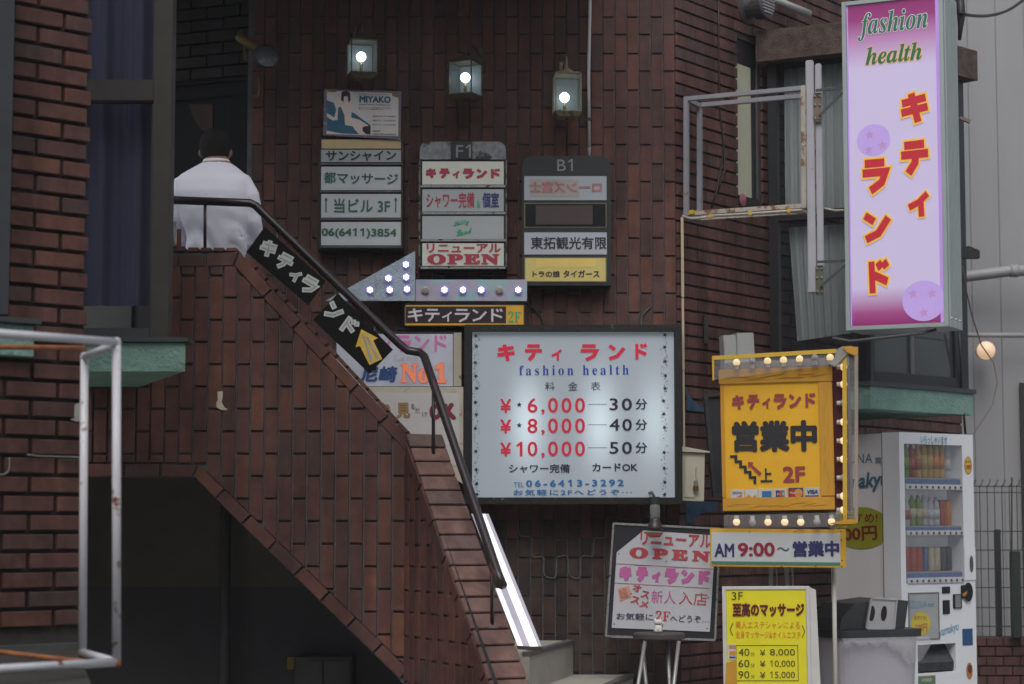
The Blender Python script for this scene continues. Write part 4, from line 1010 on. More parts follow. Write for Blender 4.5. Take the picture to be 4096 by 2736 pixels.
# face, frame, ribbed side
fw = .024
mb = MB(); mb.box(0, W_, .004, D_, 0, Z1); mb.build('case', AL, T)
bordered(T, -.002, -.002, W_+.002, Z1+.002, fw, AL, -.014, .003)
LAV, t_, b_ = nodes('lavender_panel'); N = t_.nodes; L = t_.links; g_ = N.new('ShaderNodeTexCoord'); sp_ = N.new('ShaderNodeSeparateXYZ'); L.new(g_.outputs['Object'], sp_.inputs[0])
mr = N.new('ShaderNodeMapRange'); mr.inputs['From Min'].default_value = 0; mr.inputs['From Max'].default_value = Z1; L.new(sp_.outputs['Z'], mr.inputs[0])
cr = N.new('ShaderNodeValToRGB'); L.new(mr.outputs[0], cr.inputs[0]); e = cr.color_ramp.elements
lavc = (.50, .44, .64, 1); mag = (.22, .025, .13, 1)
e[0].position = .015; e[0].color = mag; e[1].position = .985; e[1].color = mag
for p_, c_ in ((.05, (.30, .07, .21, 1)), (.125, lavc), (.79, lavc), (.88, (.40, .19, .38, 1)), (.94, (.25, .04, .16, 1))): k = e.new(p_); k.color = c_
L.new(cr.outputs[0], b_.inputs['Base Color']); L.new(cr.outputs[0], b_.inputs['Emission Color']); b_.inputs['Emission Strength'].default_value = .42; b_.inputs['Roughness'].default_value = .3
MB().box(fw, W_-fw, -.002, .0035, fw, Z1-fw).build('face', LAV, T)
PUR = lit('violet_tint', (.42, .25, .64), .4)
mb = MB(); mb.box(fw, fw+.008, -.004, -.0022, fw, Z1-fw); mb.box(W_-fw-.02, W_-fw, -.004, -.0022, fw, Z1-fw); mb.build('tube_glow', PUR, T)
mb = MB()
for k in range(9): mb.box(W_+.0005, W_+.009, .015+k*.031, .031+k*.031, .0, Z1)
mb.build('side_rib', AL, T)
mb = MB()
for k in range(3): mb.lathe([(.007, 0), (.006, .004), (0, .005)], (W_+.006, .05+k*.09, .05), 8, 'x')
mb.build('rivet', M('rivet', (.3, .3, .3), .3, metal=1), T)
GRN2 = lit('sign_green', (.03, .15, .08), .16); WHT = lit('sign_white', (.55, .60, .62), .35); YEL = lit('sign_yellow', (.72, .46, .08), .35); SRD = lit('sign_red', (.48, .02, .035), .3)
text(T, f, '𝒇𝒂𝒔𝒉𝒊𝒐𝒏', (3432, 166), (3712, 134), 110, GRN2, .005, outline=WHT, ob=.022, y=-.006)
text(T, f, '𝒉𝒆𝒂𝒍𝒕𝒉', (3462, 262), (3688, 238), 72, GRN2, .01, outline=YEL, ob=.022, y=-.006)
PUC = lit('violet_disc', (.43, .31, .66), .4); STP = lit('star_pink', (.44, .25, .52), .35)
for (u, v, r_, stars) in ((3495, 560, 65, ((3478, 540, 20), (3530, 580, 20), (3475, 600, 20))), (3696, 1203, 82, ((3652, 1175, 21), (3728, 1173, 22), (3695, 1250, 22)))):
    c = f.h2(u, v); rr = r_/F*11.85; pts = [(min(c[0]+rr*1.07*math.cos(k*math.pi/16), W_-fw-.003), max(fw+.003, c[1]+rr*math.sin(k*math.pi/16))) for k in range(32)]
    MB().flat(dedupe(pts), -.0045).build('disc', PUC, T)
    mb = MB()
    for a_, b2, r2 in stars: star(mb, f, a_, b2, r2*1.0, y=-.0055, rot=.1)
    mb.build('star', STP, T)
kata(T, f, [('キ', (3597, 508), (3724, 494), 140), ('テ', (3598, 712), (3728, 698), 152), ('ィ', (3628, 882), (3730, 872), 118), ('ラ', (3443, 782), (3562, 772), 150), ('ン', (3449, 982), (3572, 970), 140), ('ド', (3462, 1188), (3572, 1180), 152)], SRD, w=.22, outline=YEL, ow=.055, y=-.009)
sp2 = M('seal_grey', (.10, .06, .14), .5)
f_pink = f
# cables and junctions around the pink sign
cb = M('cable_black', (.015, .015, .016), .5)
T = thing('power_cable', 'black power cable looping from the pink sign away to the right', 'cable', loc=P(3850, 50, 12.4))
o_ = P(3850, 50, 12.4)
MB().tube([p-o_ for p in smooth_path([P(3840, 52, 12.35), P(3880, 61, 12.5), P(3950, 63, 13), P(4030, 42, 13.5), P(4110, -12, 14)], 5)], .010, 8).build('cable', cb, T, smooth=True)
MB().tube([P(3838, -20, 12.4)-o_, P(3845, 60, 12.4)-o_, P(3842, 110, 12.4)-o_, P(3838, 160, 12.4)-o_], [.028, .026, .016, .01], 8).build('taped_joint', cb, T, smooth=True)
tag(MB().tube([P(*q) for q in ((3850, 1068, 12.35), (3862, 1150, 12.6), (3890, 1270, 13), (3945, 1376, 13.6))][:3]+[P(*q) for q in ((3925, 1380, 14), (3975, 1450, 14), (3990, 1530, 14), (3970, 1620, 14), (3895, 1735, 13.7))], .0045, 6).build('thin_cable', M('cable_tan', (.20, .17, .13), .6), smooth=True), 'thin tan cable sagging past the round globe lamp down to the vending machine', 'cable')
tag(MB().tube([P(*q) for q in ((3330, 1352, 12.0), (3400, 1365, 12.0), (3520, 1352, 11.9), (3700, 1330, 11.8), (3745, 1318, 11.8))], .009, 8).build('sign_cable', M('cable_grey', (.08, .08, .085), .5), smooth=True), 'dark flexible conduit slung under the pink sign', 'cable')

# --- empty grey sign frame and channel posts
f = quad((2733, 386), (3222, 334), (3222, 832), (2733, 864), 12.40, 12.05)
T = thing('empty_sign_frame', 'empty rusty grey steel sign frame with yellow taped wires along its base', 'frame', f)
GS = M('steel_grey', (.27, .27, .30), .45, var=.1, rust=(.22, .12, .06), rthr=.62, rscale=11); GS2 = M('steel_rusty', (.40, .38, .33), .6, var=.2, rust=(.20, .10, .05), rthr=.53, rscale=10)
Wf = f.h2(3222, 600)[0]; Hf = f.h2(2733, 386)[1]; bwd = .028
for y0 in (0, .21):
    k = .0 if y0 == 0 else .03
    MB().box(0, bwd, y0, y0+.03, 0, Hf-k).build('upright', GS, T, bevel=.002)
    MB().box(Wf-bwd, Wf, y0, y0+.03, 0, Hf-k).build('upright', GS2, T, bevel=.002)
    MB().box(bwd, Wf-bwd, y0, y0+.03, Hf-bwd, Hf-.0005).build('top_bar', GS, T, bevel=.002)
    MB().box(bwd, Wf-bwd, y0, y0+.03, 0.0005, bwd).build('bottom_bar', GS2, T, bevel=.002)
for x0 in (.001, Wf-bwd+.001):
    for z0 in (.001, Hf-bwd-.001): MB().box(x0, x0+bwd-.002, .03, .21, z0, z0+bwd-.002).build('cross_bar', GS, T)
mb = MB(); yt = M('tape_yellow', (.62, .40, .03), .5)
mb.tube([(.0, -.01, .0), (.05, -.014, -.02), (.1, -.012, -.022), (.2, -.01, -.012), (Wf*.6, -.012, -.014), (Wf-.02, -.012, -.012)], .008, 8); mb.tube([(.0, -.0, -.002), (.06, -.004, -.03), (.13, -.012, -.015), (Wf-.02, 0, -.02)], .006, 8)
mb.build('wire_bundle', M('wire_white', (.42, .38, .34), .6, var=.3, scale=40), T, smooth=True)
mb = MB()
for x in (.045, .17, .42, .66): mb.box(x, x+(.03 if x < .1 else .02), -.024, .001, -.026+(.03 if x < .1 else 0), .0+(.03 if x < .1 else 0))
mb.build('tape', yt, T, bevel=.003)
f = Fr(P(3233, 1172, 12.06), Vector((1, -.2, 0)))
T = thing('channel_post', 'pair of pale steel channel uprights with bolted plates carrying the pink sign', 'post', f)
CH = M('steel_pale', (.38, .38, .42), .45, var=.1, rust=(.30, .10, .09), rthr=.62, rscale=7)
zt_c = f.h2(3228, 240)[1]
MB().box(0, .046, 0, .05, 0, zt_c).build('channel', CH, T, bevel=.006); MB().box(.053, .091, .012, .06, -.004, zt_c-.02).build('channel', CH, T, bevel=.006)
for v0, v1, mt in ((372, 490, M('plate_brown', (.16, .12, .085), .6, var=.3)), (1062, 1182, M('plate_olive', (.10, .11, .07), .6, var=.4))):
    a = (.045, f.h2(3259, v1)[1]); b = (.088, f.h2(3287, v0)[1]); pl = MB().box(a[0], b[0], -.012, -.001, a[1], b[1]).build('plate', mt, T, bevel=.002)
    mb = MB()
    for v in (.12, .42, .88):
        for qx in (.053, .079): q = (qx, f.h2(3270, v0+(v1-v0)*v)[1]); mb.lathe([(.008, 0), (.008, .006), (.004, .009)], (q[0], -.012, q[1]), 8, 'y')
    mb.build('bolt', M('bolt', (.35, .34, .34), .35, metal=.8), pl)
BK = M('bracket_dark', (.05, .05, .055), .5)
mb = MB(); fi = f.i
for (p, q) in (((3262, 362), (3384, 350)), ((3278, 462), (3384, 358)), ((3268, 1048), (3396, 1042)), ((3282, 1146), (3394, 1050))):
    mb.bar(fi @ P(*p, 12.02), fi @ P(*q, 12.0), .014)
mb.build('bracket', BK, T)
tag(MB().tube([P(*q) for q in ((3300, 834, 12.0), (3340, 842, 12.0), (3392, 840, 12.0))], .006, 6).build('short_wire', M('wire_white', (.42, .38, .34), .6), smooth=True), 'short pale wire running from the channel post to the pink sign', 'wire')

# --- beige conduit, meter boxes
BE = M('conduit_beige', (.50, .42, .28), .6, var=.1)
T = thing('conduit', 'beige vertical conduit beside the building corner from the grey frame down', 'pipe', loc=P(2733, 1800, 12.38))
o_ = P(2733, 1800, 12.38)
for v0, v1, w_ in ((868, 1190, .016), (1192, 1480, .014), (1482, 1795, .012)): 
    MB().bar(P(2728+(v0-868)*.009, v0, 12.38)-o_, P(2728+(v1-868)*.009, v1, 12.38)-o_, w_, .016).build('cover_strip', BE, T, bevel=.002)
f = quad((2726, 1808), (2820, 1815), (2820, 2006), (2726, 2003), 12.38, 12.42)
T = thing('meter_box', 'beige steel utility box with sloping lid and hanging brass padlock', 'box', f)
MBX = M('box_beige', (.56, .54, .43), .5, var=.08, rust=(.2, .16, .12), rthr=.68)
x1_, z1_ = f.h2(2820, 1812)
MB().box(0, x1_, 0, .12, 0, z1_).build('body', MBX, T, bevel=.003)
MB().prism([(-.015, z1_+.002), (x1_+.022, z1_+.002), (x1_+.022, z1_+.010), (-.015, z1_+.035)], -.02, .13).build('lid', MBX, T)
MB().box(.012, x1_*.58, -.006, -.0005, .02, z1_-.03).build('door', MBX, T, bevel=.002)
q = f.h2(2783, 1945, -.02)
mb = MB(); mb.tube([(q[0]-.010, -.02, q[1]), (q[0]-.010, -.02, q[1]+.028), (q[0], -.02, q[1]+.04), (q[0]+.010, -.02, q[1]+.028), (q[0]+.010, -.02, q[1])], .003, 8); 
o = mb.build('padlock_shackle', M('steel_shackle', (.35, .33, .3), .3, metal=.9), None, smooth=True); o.name = 'shackle'
pl = thing('padlock', 'small brass padlock hanging on the beige utility box', 'padlock', f); o.parent = pl
MB().box(q[0]-.016, q[0]+.016, -.03, -.012, q[1]-.028, q[1]+.002).build('lock_body', M('brass_dull', (.28, .22, .11), .35, metal=.7), pl, bevel=.003)
MB().box(x1_*.6, x1_*.63, -.012, -.0005, .1, .2).build('hasp', MBX, T)
f = quad((2903, 1335), (3015, 1330), (3015, 1412), (2903, 1415), 12.7, 12.75)
T = thing('breaker_box', 'pale grey plastic box on the side wall above the yellow bulb sign', 'box', f)
x1_, z1_ = f.h2(3015, 1330)
PG = M('plastic_pale', (.42, .44, .42), .5, var=.06)
MB().box(0, x1_*.42, .02, .1, -.2, z1_-.01).build('box', PG, T, bevel=.004); MB().box(x1_*.42, x1_, -.0, .1, -.2, z1_).build('cover', PG, T, bevel=.004)
f = quad((2842, 1345), (2862, 1345), (2862, 1420), (2842, 1420), 12.72)

def cwh(u, v, y): return cw.m @ cw.hit(u, v, y)
tag(MB().bar(cwh(2823, 1262, -.03), cwh(2825, 1372, -.03), .025, .025).build('wall_bracket', M('bracket_black', (.02, .02, .022), .6)), 'short black vertical metal bracket on the side brick wall', 'bracket')
tag(MB().tube([cwh(*q, -.02) for q in ((2875, -20), (2874, 120), (2876, 300), (2880, 460), (2896, 590), (2880, 690), (2868, 760), (2846, 830))], .006, 6).build('hanging_cord', cb, smooth=True), 'thin black cord hanging down the side wall behind the empty frame', 'cable')
tag(MB().tube([cwh(*q, -.02) for q in ((2898, 600), (2900, 680), (2884, 720), (2874, 760))], .006, 6).build('hanging_cord', cb, smooth=True), 'short second black cord end knotted behind the empty frame', 'cable')
# speaker / case behind the yellow sign
f = quad((2852, 1568), (2912, 1568), (2912, 1985), (2852, 1990), 12.55)
T = thing('metal_case', 'dark grey slotted metal case half hidden at the left of the yellow bulb sign', 'case', f)
x1_, z1_ = f.h2(2912, 1568)
bordered(T, 0, 0, x1_, z1_, .022, M('case_metal', (.055, .058, .065), .4, metal=.4), -.02, .06); MB().box(.02, x1_-.02, .0, .06, .02, z1_-.02).build('slot', BKI, T)
# vent hood at the top
f = Fr(cw.m @ cw.hit(2978, 28, -.0), cd)
T = thing('vent_hood', 'round grey vent hood with slotted grille at the top of the side wall', 'vent', f)
VG = M('vent_grey', (.09, .085, .09), .5, metal=.3, var=.2)
sh = Matrix.Rotation(R(-8), 3, 'Z')
MB().lathe([(.115, .0), (.115, .02), (.08, .035), (.075, .08), (.095, .09), (.10, .16), (.092, .17)], (0, 0, 0), 24, 'y').build('hood', VG, T, smooth=False)
mb = MB()
for k in range(-3, 4):
    hw2 = math.sqrt(max(.0001, .078**2-(k*.02)**2)); mb.box(-hw2, hw2, -.178, -.171, k*.02-.005, k*.02+.005)
mb.build('grille', M('vent_pale', (.33, .32, .34), .4, metal=.3), T)
tag(MB().tube([cwh(3050, -20, -.08), cwh(3235, 55, -.08)], .026, 10).build('diagonal_pipe', M('pipe_pale', (.42, .45, .44), .5), smooth=True), 'pale grey diagonal pipe at the top above the concrete beam', 'pipe')
# --- yellow bulb sign
f = quad((2895, 1478), (3330, 1458), (3325, 2040), (2895, 2046), 11.80, 11.66)
T = thing('bulb_sign', 'yellow open-for-business sign edged with ochre tape and glowing round bulbs', 'sign', f)
MAR = M('maroon_board', (.075, .012, .018), .35, var=.3, rust=(.02, .015, .02), rthr=.62); YB = lit('panel_sun', (.68, .37, .02), .10, var=.08); TAPE = M('tape_ochre', (.56, .29, .03), .45, var=.10, scale=5, bump=.12)
def hb(T, f, u0, v0, u1, v1, y0, y1, name, mat, **k):
    a, b = f.h2(u0, v1), f.h2(u1, v0); return MB().box(a[0], b[0], y0, y1, a[1], b[1]).build(name, mat, T, **k)
hb(T, f, 2893, 1462, 3388, 2052, .012, .2, 'cabinet', MAR)
hb(T, f, 2905, 1470, 3322, 2042, -.002, .0115, 'panel', YB)
a, b = f.h2(2893, 2046), f.h2(3326, 1466)
w1 = f.h2(2910, 1700)[0]-a[0]; 
mb = MB(); mb.box(a[0], b[0], -.016, -.0025, a[1], a[1]+.075); mb.box(a[0]-.008, b[0]+.004, -.014, -.0025, b[1]-.085, b[1]); mb.box(b[0]-.075, b[0]+.002, -.018, -.0025, a[1]+.076, b[1]-.086); mb.box(a[0]-.002, a[0]+.018, -.012, -.0025, a[1]+.076, b[1]-.086)
mb.build('tape_border', TAPE, T, bevel=.004)
mb = MB()
for k in range(9):
    x = a[0]+.02+k*.06; mb.bar((x, -.0165, b[1]-.05+.01*math.sin(k*2)), (x+.09, -.017, b[1]-.045+.012*math.cos(k*1.7)), .004)
    mb.bar((x, -.0165, a[1]+.03+.012*math.sin(k*2.3)), (x+.08, -.017, a[1]+.035+.01*math.cos(k)), .004)
for k in range(8): z = a[1]+.1+k*.075; mb.bar((b[0]-.04+.015*math.sin(k*2), -.0185, z), (b[0]-.035+.012*math.cos(k*3), -.019, z+.08), .004)
mb.build('tape_wrinkle', TAPE, T, kind='stuff')
MR = lit('ink_maroon', (.28, .045, .055), .06); BKS = M('ink_black', (.02, .02, .024), .5)
kstr(T, f, (2922, 1643), (3272, 1634), 66, MR, w=.2, y=-.007)
text(T, f, '営業中', (2928, 1810), (3270, 1806), 126, BKS, .055, y=-.007)
def pixpoly(T, f, pts, mat, y=-.007, name='print'):
    mb = MB(); mb.flat([f.h2(u, v, y) for u, v in pts], y); return mb.build(name, mat, T)
mb = MB(); x, v = 2920, 1820
for k in range(5):
    for (p, q) in (((x, v), (x+28, v+11)), ((x+18, v), (x+29, v+32))):
        a, b = f.h2(p[0], q[1], -.007), f.h2(q[0], p[1], -.007); mb.flat(rect(a[0], a[1], b[0], b[1]), -.007-(.0002 if p[0] != x else 0)-k*.00003)
    x += 19; v += 21
mb.build('stairs_symbol', BKS, T)
pixpoly(T, f, [(2992, 1847), (3014, 1850), (3008, 1858), (3047, 1893), (3038, 1904), (3001, 1866), (2994, 1874)], MR, name='arrow')
text(T, f, '上', (3042, 1929), (3090, 1928), 56, BKS, .03, y=-.007); text(T, f, '2F', (3132, 1930), (3222, 1928), 64, MR, .035, y=-.007)
CW = M('card_white', (.52, .52, .53), .5); CB_ = M('card_blue', (.03, .15, .35), .5); CN = M('card_navy', (.02, .035, .17), .5); CRd = M('card_red', (.45, .02, .03), .5); CO = M('card_orange', (.62, .27, .03), .5); CG = M('card_green', (.05, .25, .10), .5)
def card(u0, v0, u1, v1, base): hb(T, f, u0, v0, u1, v1, -.008, -.0021, 'card_sticker', base)
card(2924, 1958, 2976, 1996, CW); text(T, f, 'DISCOVER', (2930, 1976), (2968, 1976), 9, M('card_gray', (.15, .13, .13), .5), .02, y=-.010); pixpoly(T, f, [(2945, 1988), (2968, 1978), (2968, 1988)], M('card_salmon', (.50, .17, .12), .5), -.010)
pixpoly(T, f, [(2980, 1958), (3032, 1955), (3030, 1994), (3020, 1980), (3008, 1992), (2996, 1978), (2982, 1990)], CW, -.0075, 'torn_sticker')
card(3036, 1955, 3090, 1996, CW); hb(T, f, 3049, 1964, 3087, 1990, -.0095, -.0082, 'blue_square', CB_)
card(3096, 1954, 3147, 1995, CW)
for k, (m_, c_) in enumerate(((CN, 'J'), (CRd, 'C'), (CG, 'B'))): hb(T, f, 3104+k*12, 1962, 3115+k*12, 1990, -.0095, -.0082, 'logo_bar', m_); text(T, f, c_, (3106+k*12, 1981), (3113+k*12, 1981), 10, CW, .02, y=-.011)
card(3155, 1951, 3212, 1994, CN)
for u, m_ in ((3174, CRd), (3194, CO)):
    c = f.h2(u, 1972, -.0096); rr = 17/F*11.7; MB().flat([(c[0]+rr*math.cos(k*math.pi/10), c[1]+rr*math.sin(k*math.pi/10)) for k in range(20)], -.0096-(.0004 if m_ is CO else 0)).build('logo_disc', m_, T)
text(T, f, 'MasterCard', (3160, 1976), (3208, 1975), 9, CW, .02, y=-.0112)
card(3220, 1950, 3277, 1992, CW); hb(T, f, 3221, 1981, 3276, 1991, -.0095, -.0082, 'blue_band', CN); text(T, f, 'VISA', (3229, 1976), (3272, 1975), 17, CN, .04, y=-.0112, shear=.2)
# clear acrylic housing with bulbs
YS = M('strip_yellow', (.62, .40, .04), .5, var=.08); AC = M('acrylic', (.5, .5, .5), .12, alpha=.13, spec=.6); BS = M('strip_beige', (.36, .30, .25), .5)
PAS = M('packing_tape', (.30, .28, .26), .4, var=.3, scale=12)
yf = -.10
mb = MB(); p = [f.h2(u, v, yf) for u, v in ((2848, 1424), (3345, 1395), (3345, 1412), (2848, 1440))]; mb.prism(p, yf, yf+.01); mb.prism([f.h2(u, v, yf) for u, v in ((2848, 1441), (2856, 1441), (2856, 1520), (2850, 1522))], yf, yf+.01)
mb.build('yellow_edge', YS, T)
mb = MB(); mb.prism([f.h2(u, v, yf) for u, v in ((3369, 1415), (3386, 1412), (3388, 2108), (3372, 2110))], yf, yf+.01); mb.build('yellow_edge', YS, T)
mb = MB(); mb.prism([f.h2(u, v, .0) for u, v in ((3418, 1398), (3432, 1396), (3432, 2088), (3418, 2090))], .0, .012); mb.build('beige_edge', BS, T)
mb = MB(); mb.prism([f.h2(u, v, .0) for u, v in ((2900, 1452), (3395, 1425), (3395, 1464), (2900, 1484))], .002, .011); mb.build('top_tray', M('tray_grey', (.16, .15, .15), .5, var=.3, scale=20), T)
mb = MB(); p = [f.h2(u, v, yf) for u, v in ((2856, 1440), (3366, 1413), (3366, 1455), (2856, 1520))]; mb.prism(p, yf+.003, yf+.006)
p = [f.h2(u, v, yf) for u, v in ((3388, 1410), (3418, 1405), (3418, 2090), (3388, 2108))]; mb.prism(p, yf+.003, yf+.006)
p = [f.h2(u, v, yf) for u, v in ((2895, 2060), (3366, 2050), (3366, 2108), (2895, 2112))]; mb.prism(p, yf+.003, yf+.006)
mb.build('acrylic_cover', AC, T)
MB().prism([f.h2(u, v, yf) for u, v in ((3315, 1455), (3340, 1470), (3395, 1415), (3428, 1405), (3435, 1388), (3370, 1385), (3345, 1400), (3340, 1430))], yf-.010, yf-.001).build('corner_tape', PAS, T, bevel=.003)
MB().prism([f.h2(u, v, yf) for u, v in ((3385, 1410), (3428, 1428), (3434, 1392), (3400, 1384), (3372, 1390))], yf-.018, yf-.0105).build('corner_tape', TAPE, T, bevel=.003)
MB().prism([f.h2(u, v, yf) for u, v in ((3315, 2096), (3372, 2080), (3372, 2060), (3386, 2060), (3386, 2078), (3428, 2078), (3430, 2094), (3380, 2098))], yf-.014, yf-.002).build('corner_tape', TAPE, T, bevel=.002)
BON = M('bulb_on', (.8, .7, .5), em=.85, emcol=(1, .66, .30), var=.0); BOF = M('bulb_off', (.36, .34, .38), .25); SOC = M('bulb_socket', (.5, .5, .5), .4)
def bulb(T, f, u, v, on, d=(0, 1), r=.0205, y=-.04):
    x, z = f.h2(u, v, y); c = Vector((x, y, z)); 
    o = MB().lathe([(0, -r)]+[(r*math.cos(a), r*math.sin(a)) for a in [math.pi*(k/8-.5) for k in range(1, 8)]]+[(0, r)], c, 16).build('bulb', BON if on else BOF, T, smooth=True)
    dx, dz = -d[0], -d[1]
    e = c+Vector((dx*r*.7, 0, dz*r*.7)); MB().tube([e, e+Vector((dx*.022, 0.0, dz*.022))], .013, 10).build('socket', SOC, o)
for u, v, on in ((2946, 1450, 1), (3008, 1447, 0), (3070, 1444, 1), (3134, 1440, 1), (3198, 1436, 1), (3259, 1432, 0), (3320, 1430, 1)): bulb(T, f, u, v, on)
for v, on in ((1468, 1), (1537, 1), (1612, 0), (1688, 1), (1763, 1), (1837, 1), (1911, 0), (1984, 1), (2040, 1)): bulb(T, f, 3374, v, on, (1, 0), y=-.02)
for u, v, on in ((2946, 2088, 1), (3010, 2089, 0), (3072, 2088, 1), (3139, 2088, 1), (3203, 2088, 1), (3268, 2087, 0), (3326, 2086, 1)): bulb(T, f, u, v, on, (0, -1))
hb(T, f, 2900, 2054, 3345, 2060, .0, .1, 'bottom_tray', MAR)
# --- opening-hours board
f = quad((2840, 2118), (3384, 2118), (3384, 2272), (2840, 2266), 11.74, 11.66)
T = thing('hours_board', 'white AM9:00 opening hours board with yellow border below the bulb sign', 'sign', f)
W_, H_ = f.h2(3384, 2118)
YBD = M('border_yellow', (.60, .36, .04), .5, var=.1)
MB().box(0, W_, .0, .025, 0, H_).build('board', YBD, T, bevel=.002)
hb(T, f, 2846, 2133, 3361, 2257, -.003, -.0002, 'face', M('board_bright', (.50, .52, .54), .5, var=.04))
hb(T, f, 2846, 2250, 3361, 2255, -.005, -.0032, 'green_line', M('line_green', (.05, .20, .13), .5))
NV3 = M('ink_navy3', (.025, .028, .12), .5); CR3 = M('ink_crimson3', (.25, .015, .035), .5)
text(T, f, 'AM', (2858, 2228), (2937, 2228), 54, NV3, .03, y=-.006); text(T, f, '9:00', (2952, 2227), (3100, 2225), 56, CR3, .03, y=-.006)
text(T, f, '〜', (3108, 2204), (3157, 2204), 15, BKS, -.0, y=-.006); text(T, f, '営業中', (3171, 2228), (3358, 2226), 64, NV3, .05, y=-.006)
mb = MB()
for u, v in ((2998, 2128), (3180, 2126), (3364, 2126), (3366, 2160), (3368, 2242), (3126, 2266), (3263, 2265), (3368, 2266)): x, z = f.h2(u, v); mb.lathe([(.004, 0), (.003, .003)], (x, -.0003, z), 8, 'y')
mb.build('screw', BKS, T)
T = thing('sign_post', 'slim white post standing in front of the vending machine, holding the hours board', 'post', loc=P(3341, 2700, 11.80))
o_ = P(3341, 2700, 11.80); zt = P(3341, 2068, 11.80).z; x_ = o_.x
MB().tube([(0, 0, -o_.z), (0, 0, zt-o_.z)], .0125, 12).build('pole', M('post_cream', (.52, .51, .46), .45, var=.08), T, smooth=True)
MB().lathe([(.016, 0), (.019, .02), (.016, .028)], (0, 0, zt-o_.z), 12).build('cap', SOC, T)
# leaning poles / folded stand behind
T = thing('folded_stand', 'folded grey-green metal stand legs leaning beneath the hours board', 'stand', loc=P(3110, 2300, 12.2))
o_ = P(3110, 2300, 12.2)
mb = MB()
for a, b in (((3085, 2200), (3078, 2700)), ((3102, 2200), (3125, 2700)), ((3140, 2200), (3175, 2700)), ((3165, 2200), (3190, 2700))): mb.bar(P(*a, 12.2)-o_, P(*b, 12.15)-o_, .022 if a[0] in (3085, 3140) else .009, .01)
mb.build('leg', M('metal_sage', (.20, .22, .20), .5, metal=.2, var=.2), T)
# --- massage price stand
f = quad((2902, 2336), (3236, 2350), (3238, 2900), (2898, 2900), 11.35, 11.32)
T = thing('massage_stand', 'yellow third-floor massage price board in a standing white metal frame', 'sign', f)
W_, H_ = f.h2(3236, 2345); 
FW = M('frame_white', (.58, .58, .56), .5, var=.08, rust=(.30, .14, .07), rthr=.63, rscale=9)
MB().box(0, W_, .004, .06, 0, H_).build('case', FW, T, bevel=.003); bordered(T, -.002, 0, W_+.002, H_+.002, .019, FW, -.008, .003)
MB().prism([(W_+.003, 0), (W_+.058, 0), (W_+.036, H_-.02), (W_+.003, H_-.004)], .0, .06).build('side_flange', FW, T)
MB().box(.019, W_-.019, -.001, .0035, .0, H_-.019).build('face', lit('panel_lemon', (.66, .60, .02), .10, var=.06), T)
MK = M('ink_marker', (.05, .045, .02), .5); ORG = M('ink_orange2', (.62, .14, .02), .5)
text(T, f, '3F', (2927, 2400), (2972, 2400), 32, MK, .0); text(T, f, '至高のマッサージ', (2931, 2466), (3217, 2466), 54, M('ink_brown', (.06, .018, .015), .5), .035, outline=M('ink_fire', (.60, .12, .03), .5), ob=.03, y=-.006)
text(T, f, '美人エステシャンによる', (2942, 2514), (3200, 2516), 30, ORG, .0, y=-.005); text(T, f, '全身マッサージ&オイルエステ', (2942, 2553), (3203, 2556), 30, ORG, .0, y=-.005)
text(T, f, '〈', (2919, 2544), (2933, 2544), 52, MK, 0); text(T, f, '〉', (3207, 2552), (3221, 2552), 52, MK, 0)
for k, (m_, y_) in enumerate((('40', '8,000'), ('60', '10,000'), ('90', '15,000'))):
    v = 2624+k*45; text(T, f, m_, (2954, v), (2998, v), 30, MK, .0); text(T, f, '分', (3003, v+1), (3019, v+1), 17, MK, 0); text(T, f, '¥', (3040, v), (3062, v), 26, MK, 0); text(T, f, y_, (3080, v+2), (3180, v+2), 30, MK, 0)
mb = MB(); a, b = f.h2(2945, 2724, -.004), f.h2(3192, 2580, -.004)
for r_ in (rect(a[0], b[1]-.003, b[0], b[1]), rect(a[0], a[1], b[0], a[1]+.003), rect(a[0], a[1]+.003, a[0]+.003, b[1]-.003), rect(b[0]-.003, a[1]+.003, b[0], b[1]-.003)): mb.flat(r_, -.004)
mb.build('table_line', MK, T)
hb(T, f, 2914, 2577, 2944, 2640, -.004, -.0015, 'card_sticker', CW); hb(T, f, 2918, 2604, 2941, 2621, -.0055, -.0042, 'card_sticker', CO); hb(T, f, 2916, 2581, 2941, 2594, -.0055, -.0042, 'card_sticker', M('card_rose', (.5, .2, .2), .5)); hb(T, f, 2918, 2626, 2941, 2632, -.0055, -.0042, 'card_sticker', CN)
MB().prism([f.h2(*p) for p in ((2905, 2650), (2945, 2640), (2948, 2740), (2900, 2740))], -.012, -.009).build('tape', TAPE, T)
# --- renewal sign, tilted
f = quad((2454, 2094), (2880, 2115), (2860, 2560), (2424, 2545), 12.0, 11.95)
T = thing('renewal_sign', 'tilted black-framed white renewal OPEN sign with a cut corner standing on a stool', 'sign', f)
W_, H_ = f.h2(2880, 2115)
c4 = [f.h2(*p) for p in ((2424, 2545), (2860, 2560), (2880, 2115), (2454, 2094))]
MB().prism(c4, 0, .04).build('board', M('board_black', (.022, .022, .028), .45, var=.2), T)
mb = MB()
for k in range(4): a, b = c4[k], c4[(k+1) % 4]; mb.bar((a[0], -.003, a[1]), (b[0], -.003, b[1]), .011, .012)
mb.build('silver_edge', SILV, T)
wp_ = [(2574, 2122), (2862, 2142), (2839, 2527), (2447, 2511), (2467, 2209)]
MB().prism([f.h2(*p) for p in wp_], -.006, -.0003).build('face', M('face_white', (.50, .51, .55), .5, var=.07, scale=7, streak=True), T)
RRD = M('ink_brick', (.45, .06, .07), .5); RPK = M('ink_orchid', (.50, .12, .33), .5); RNV = M('ink_slate', (.06, .055, .11), .5)
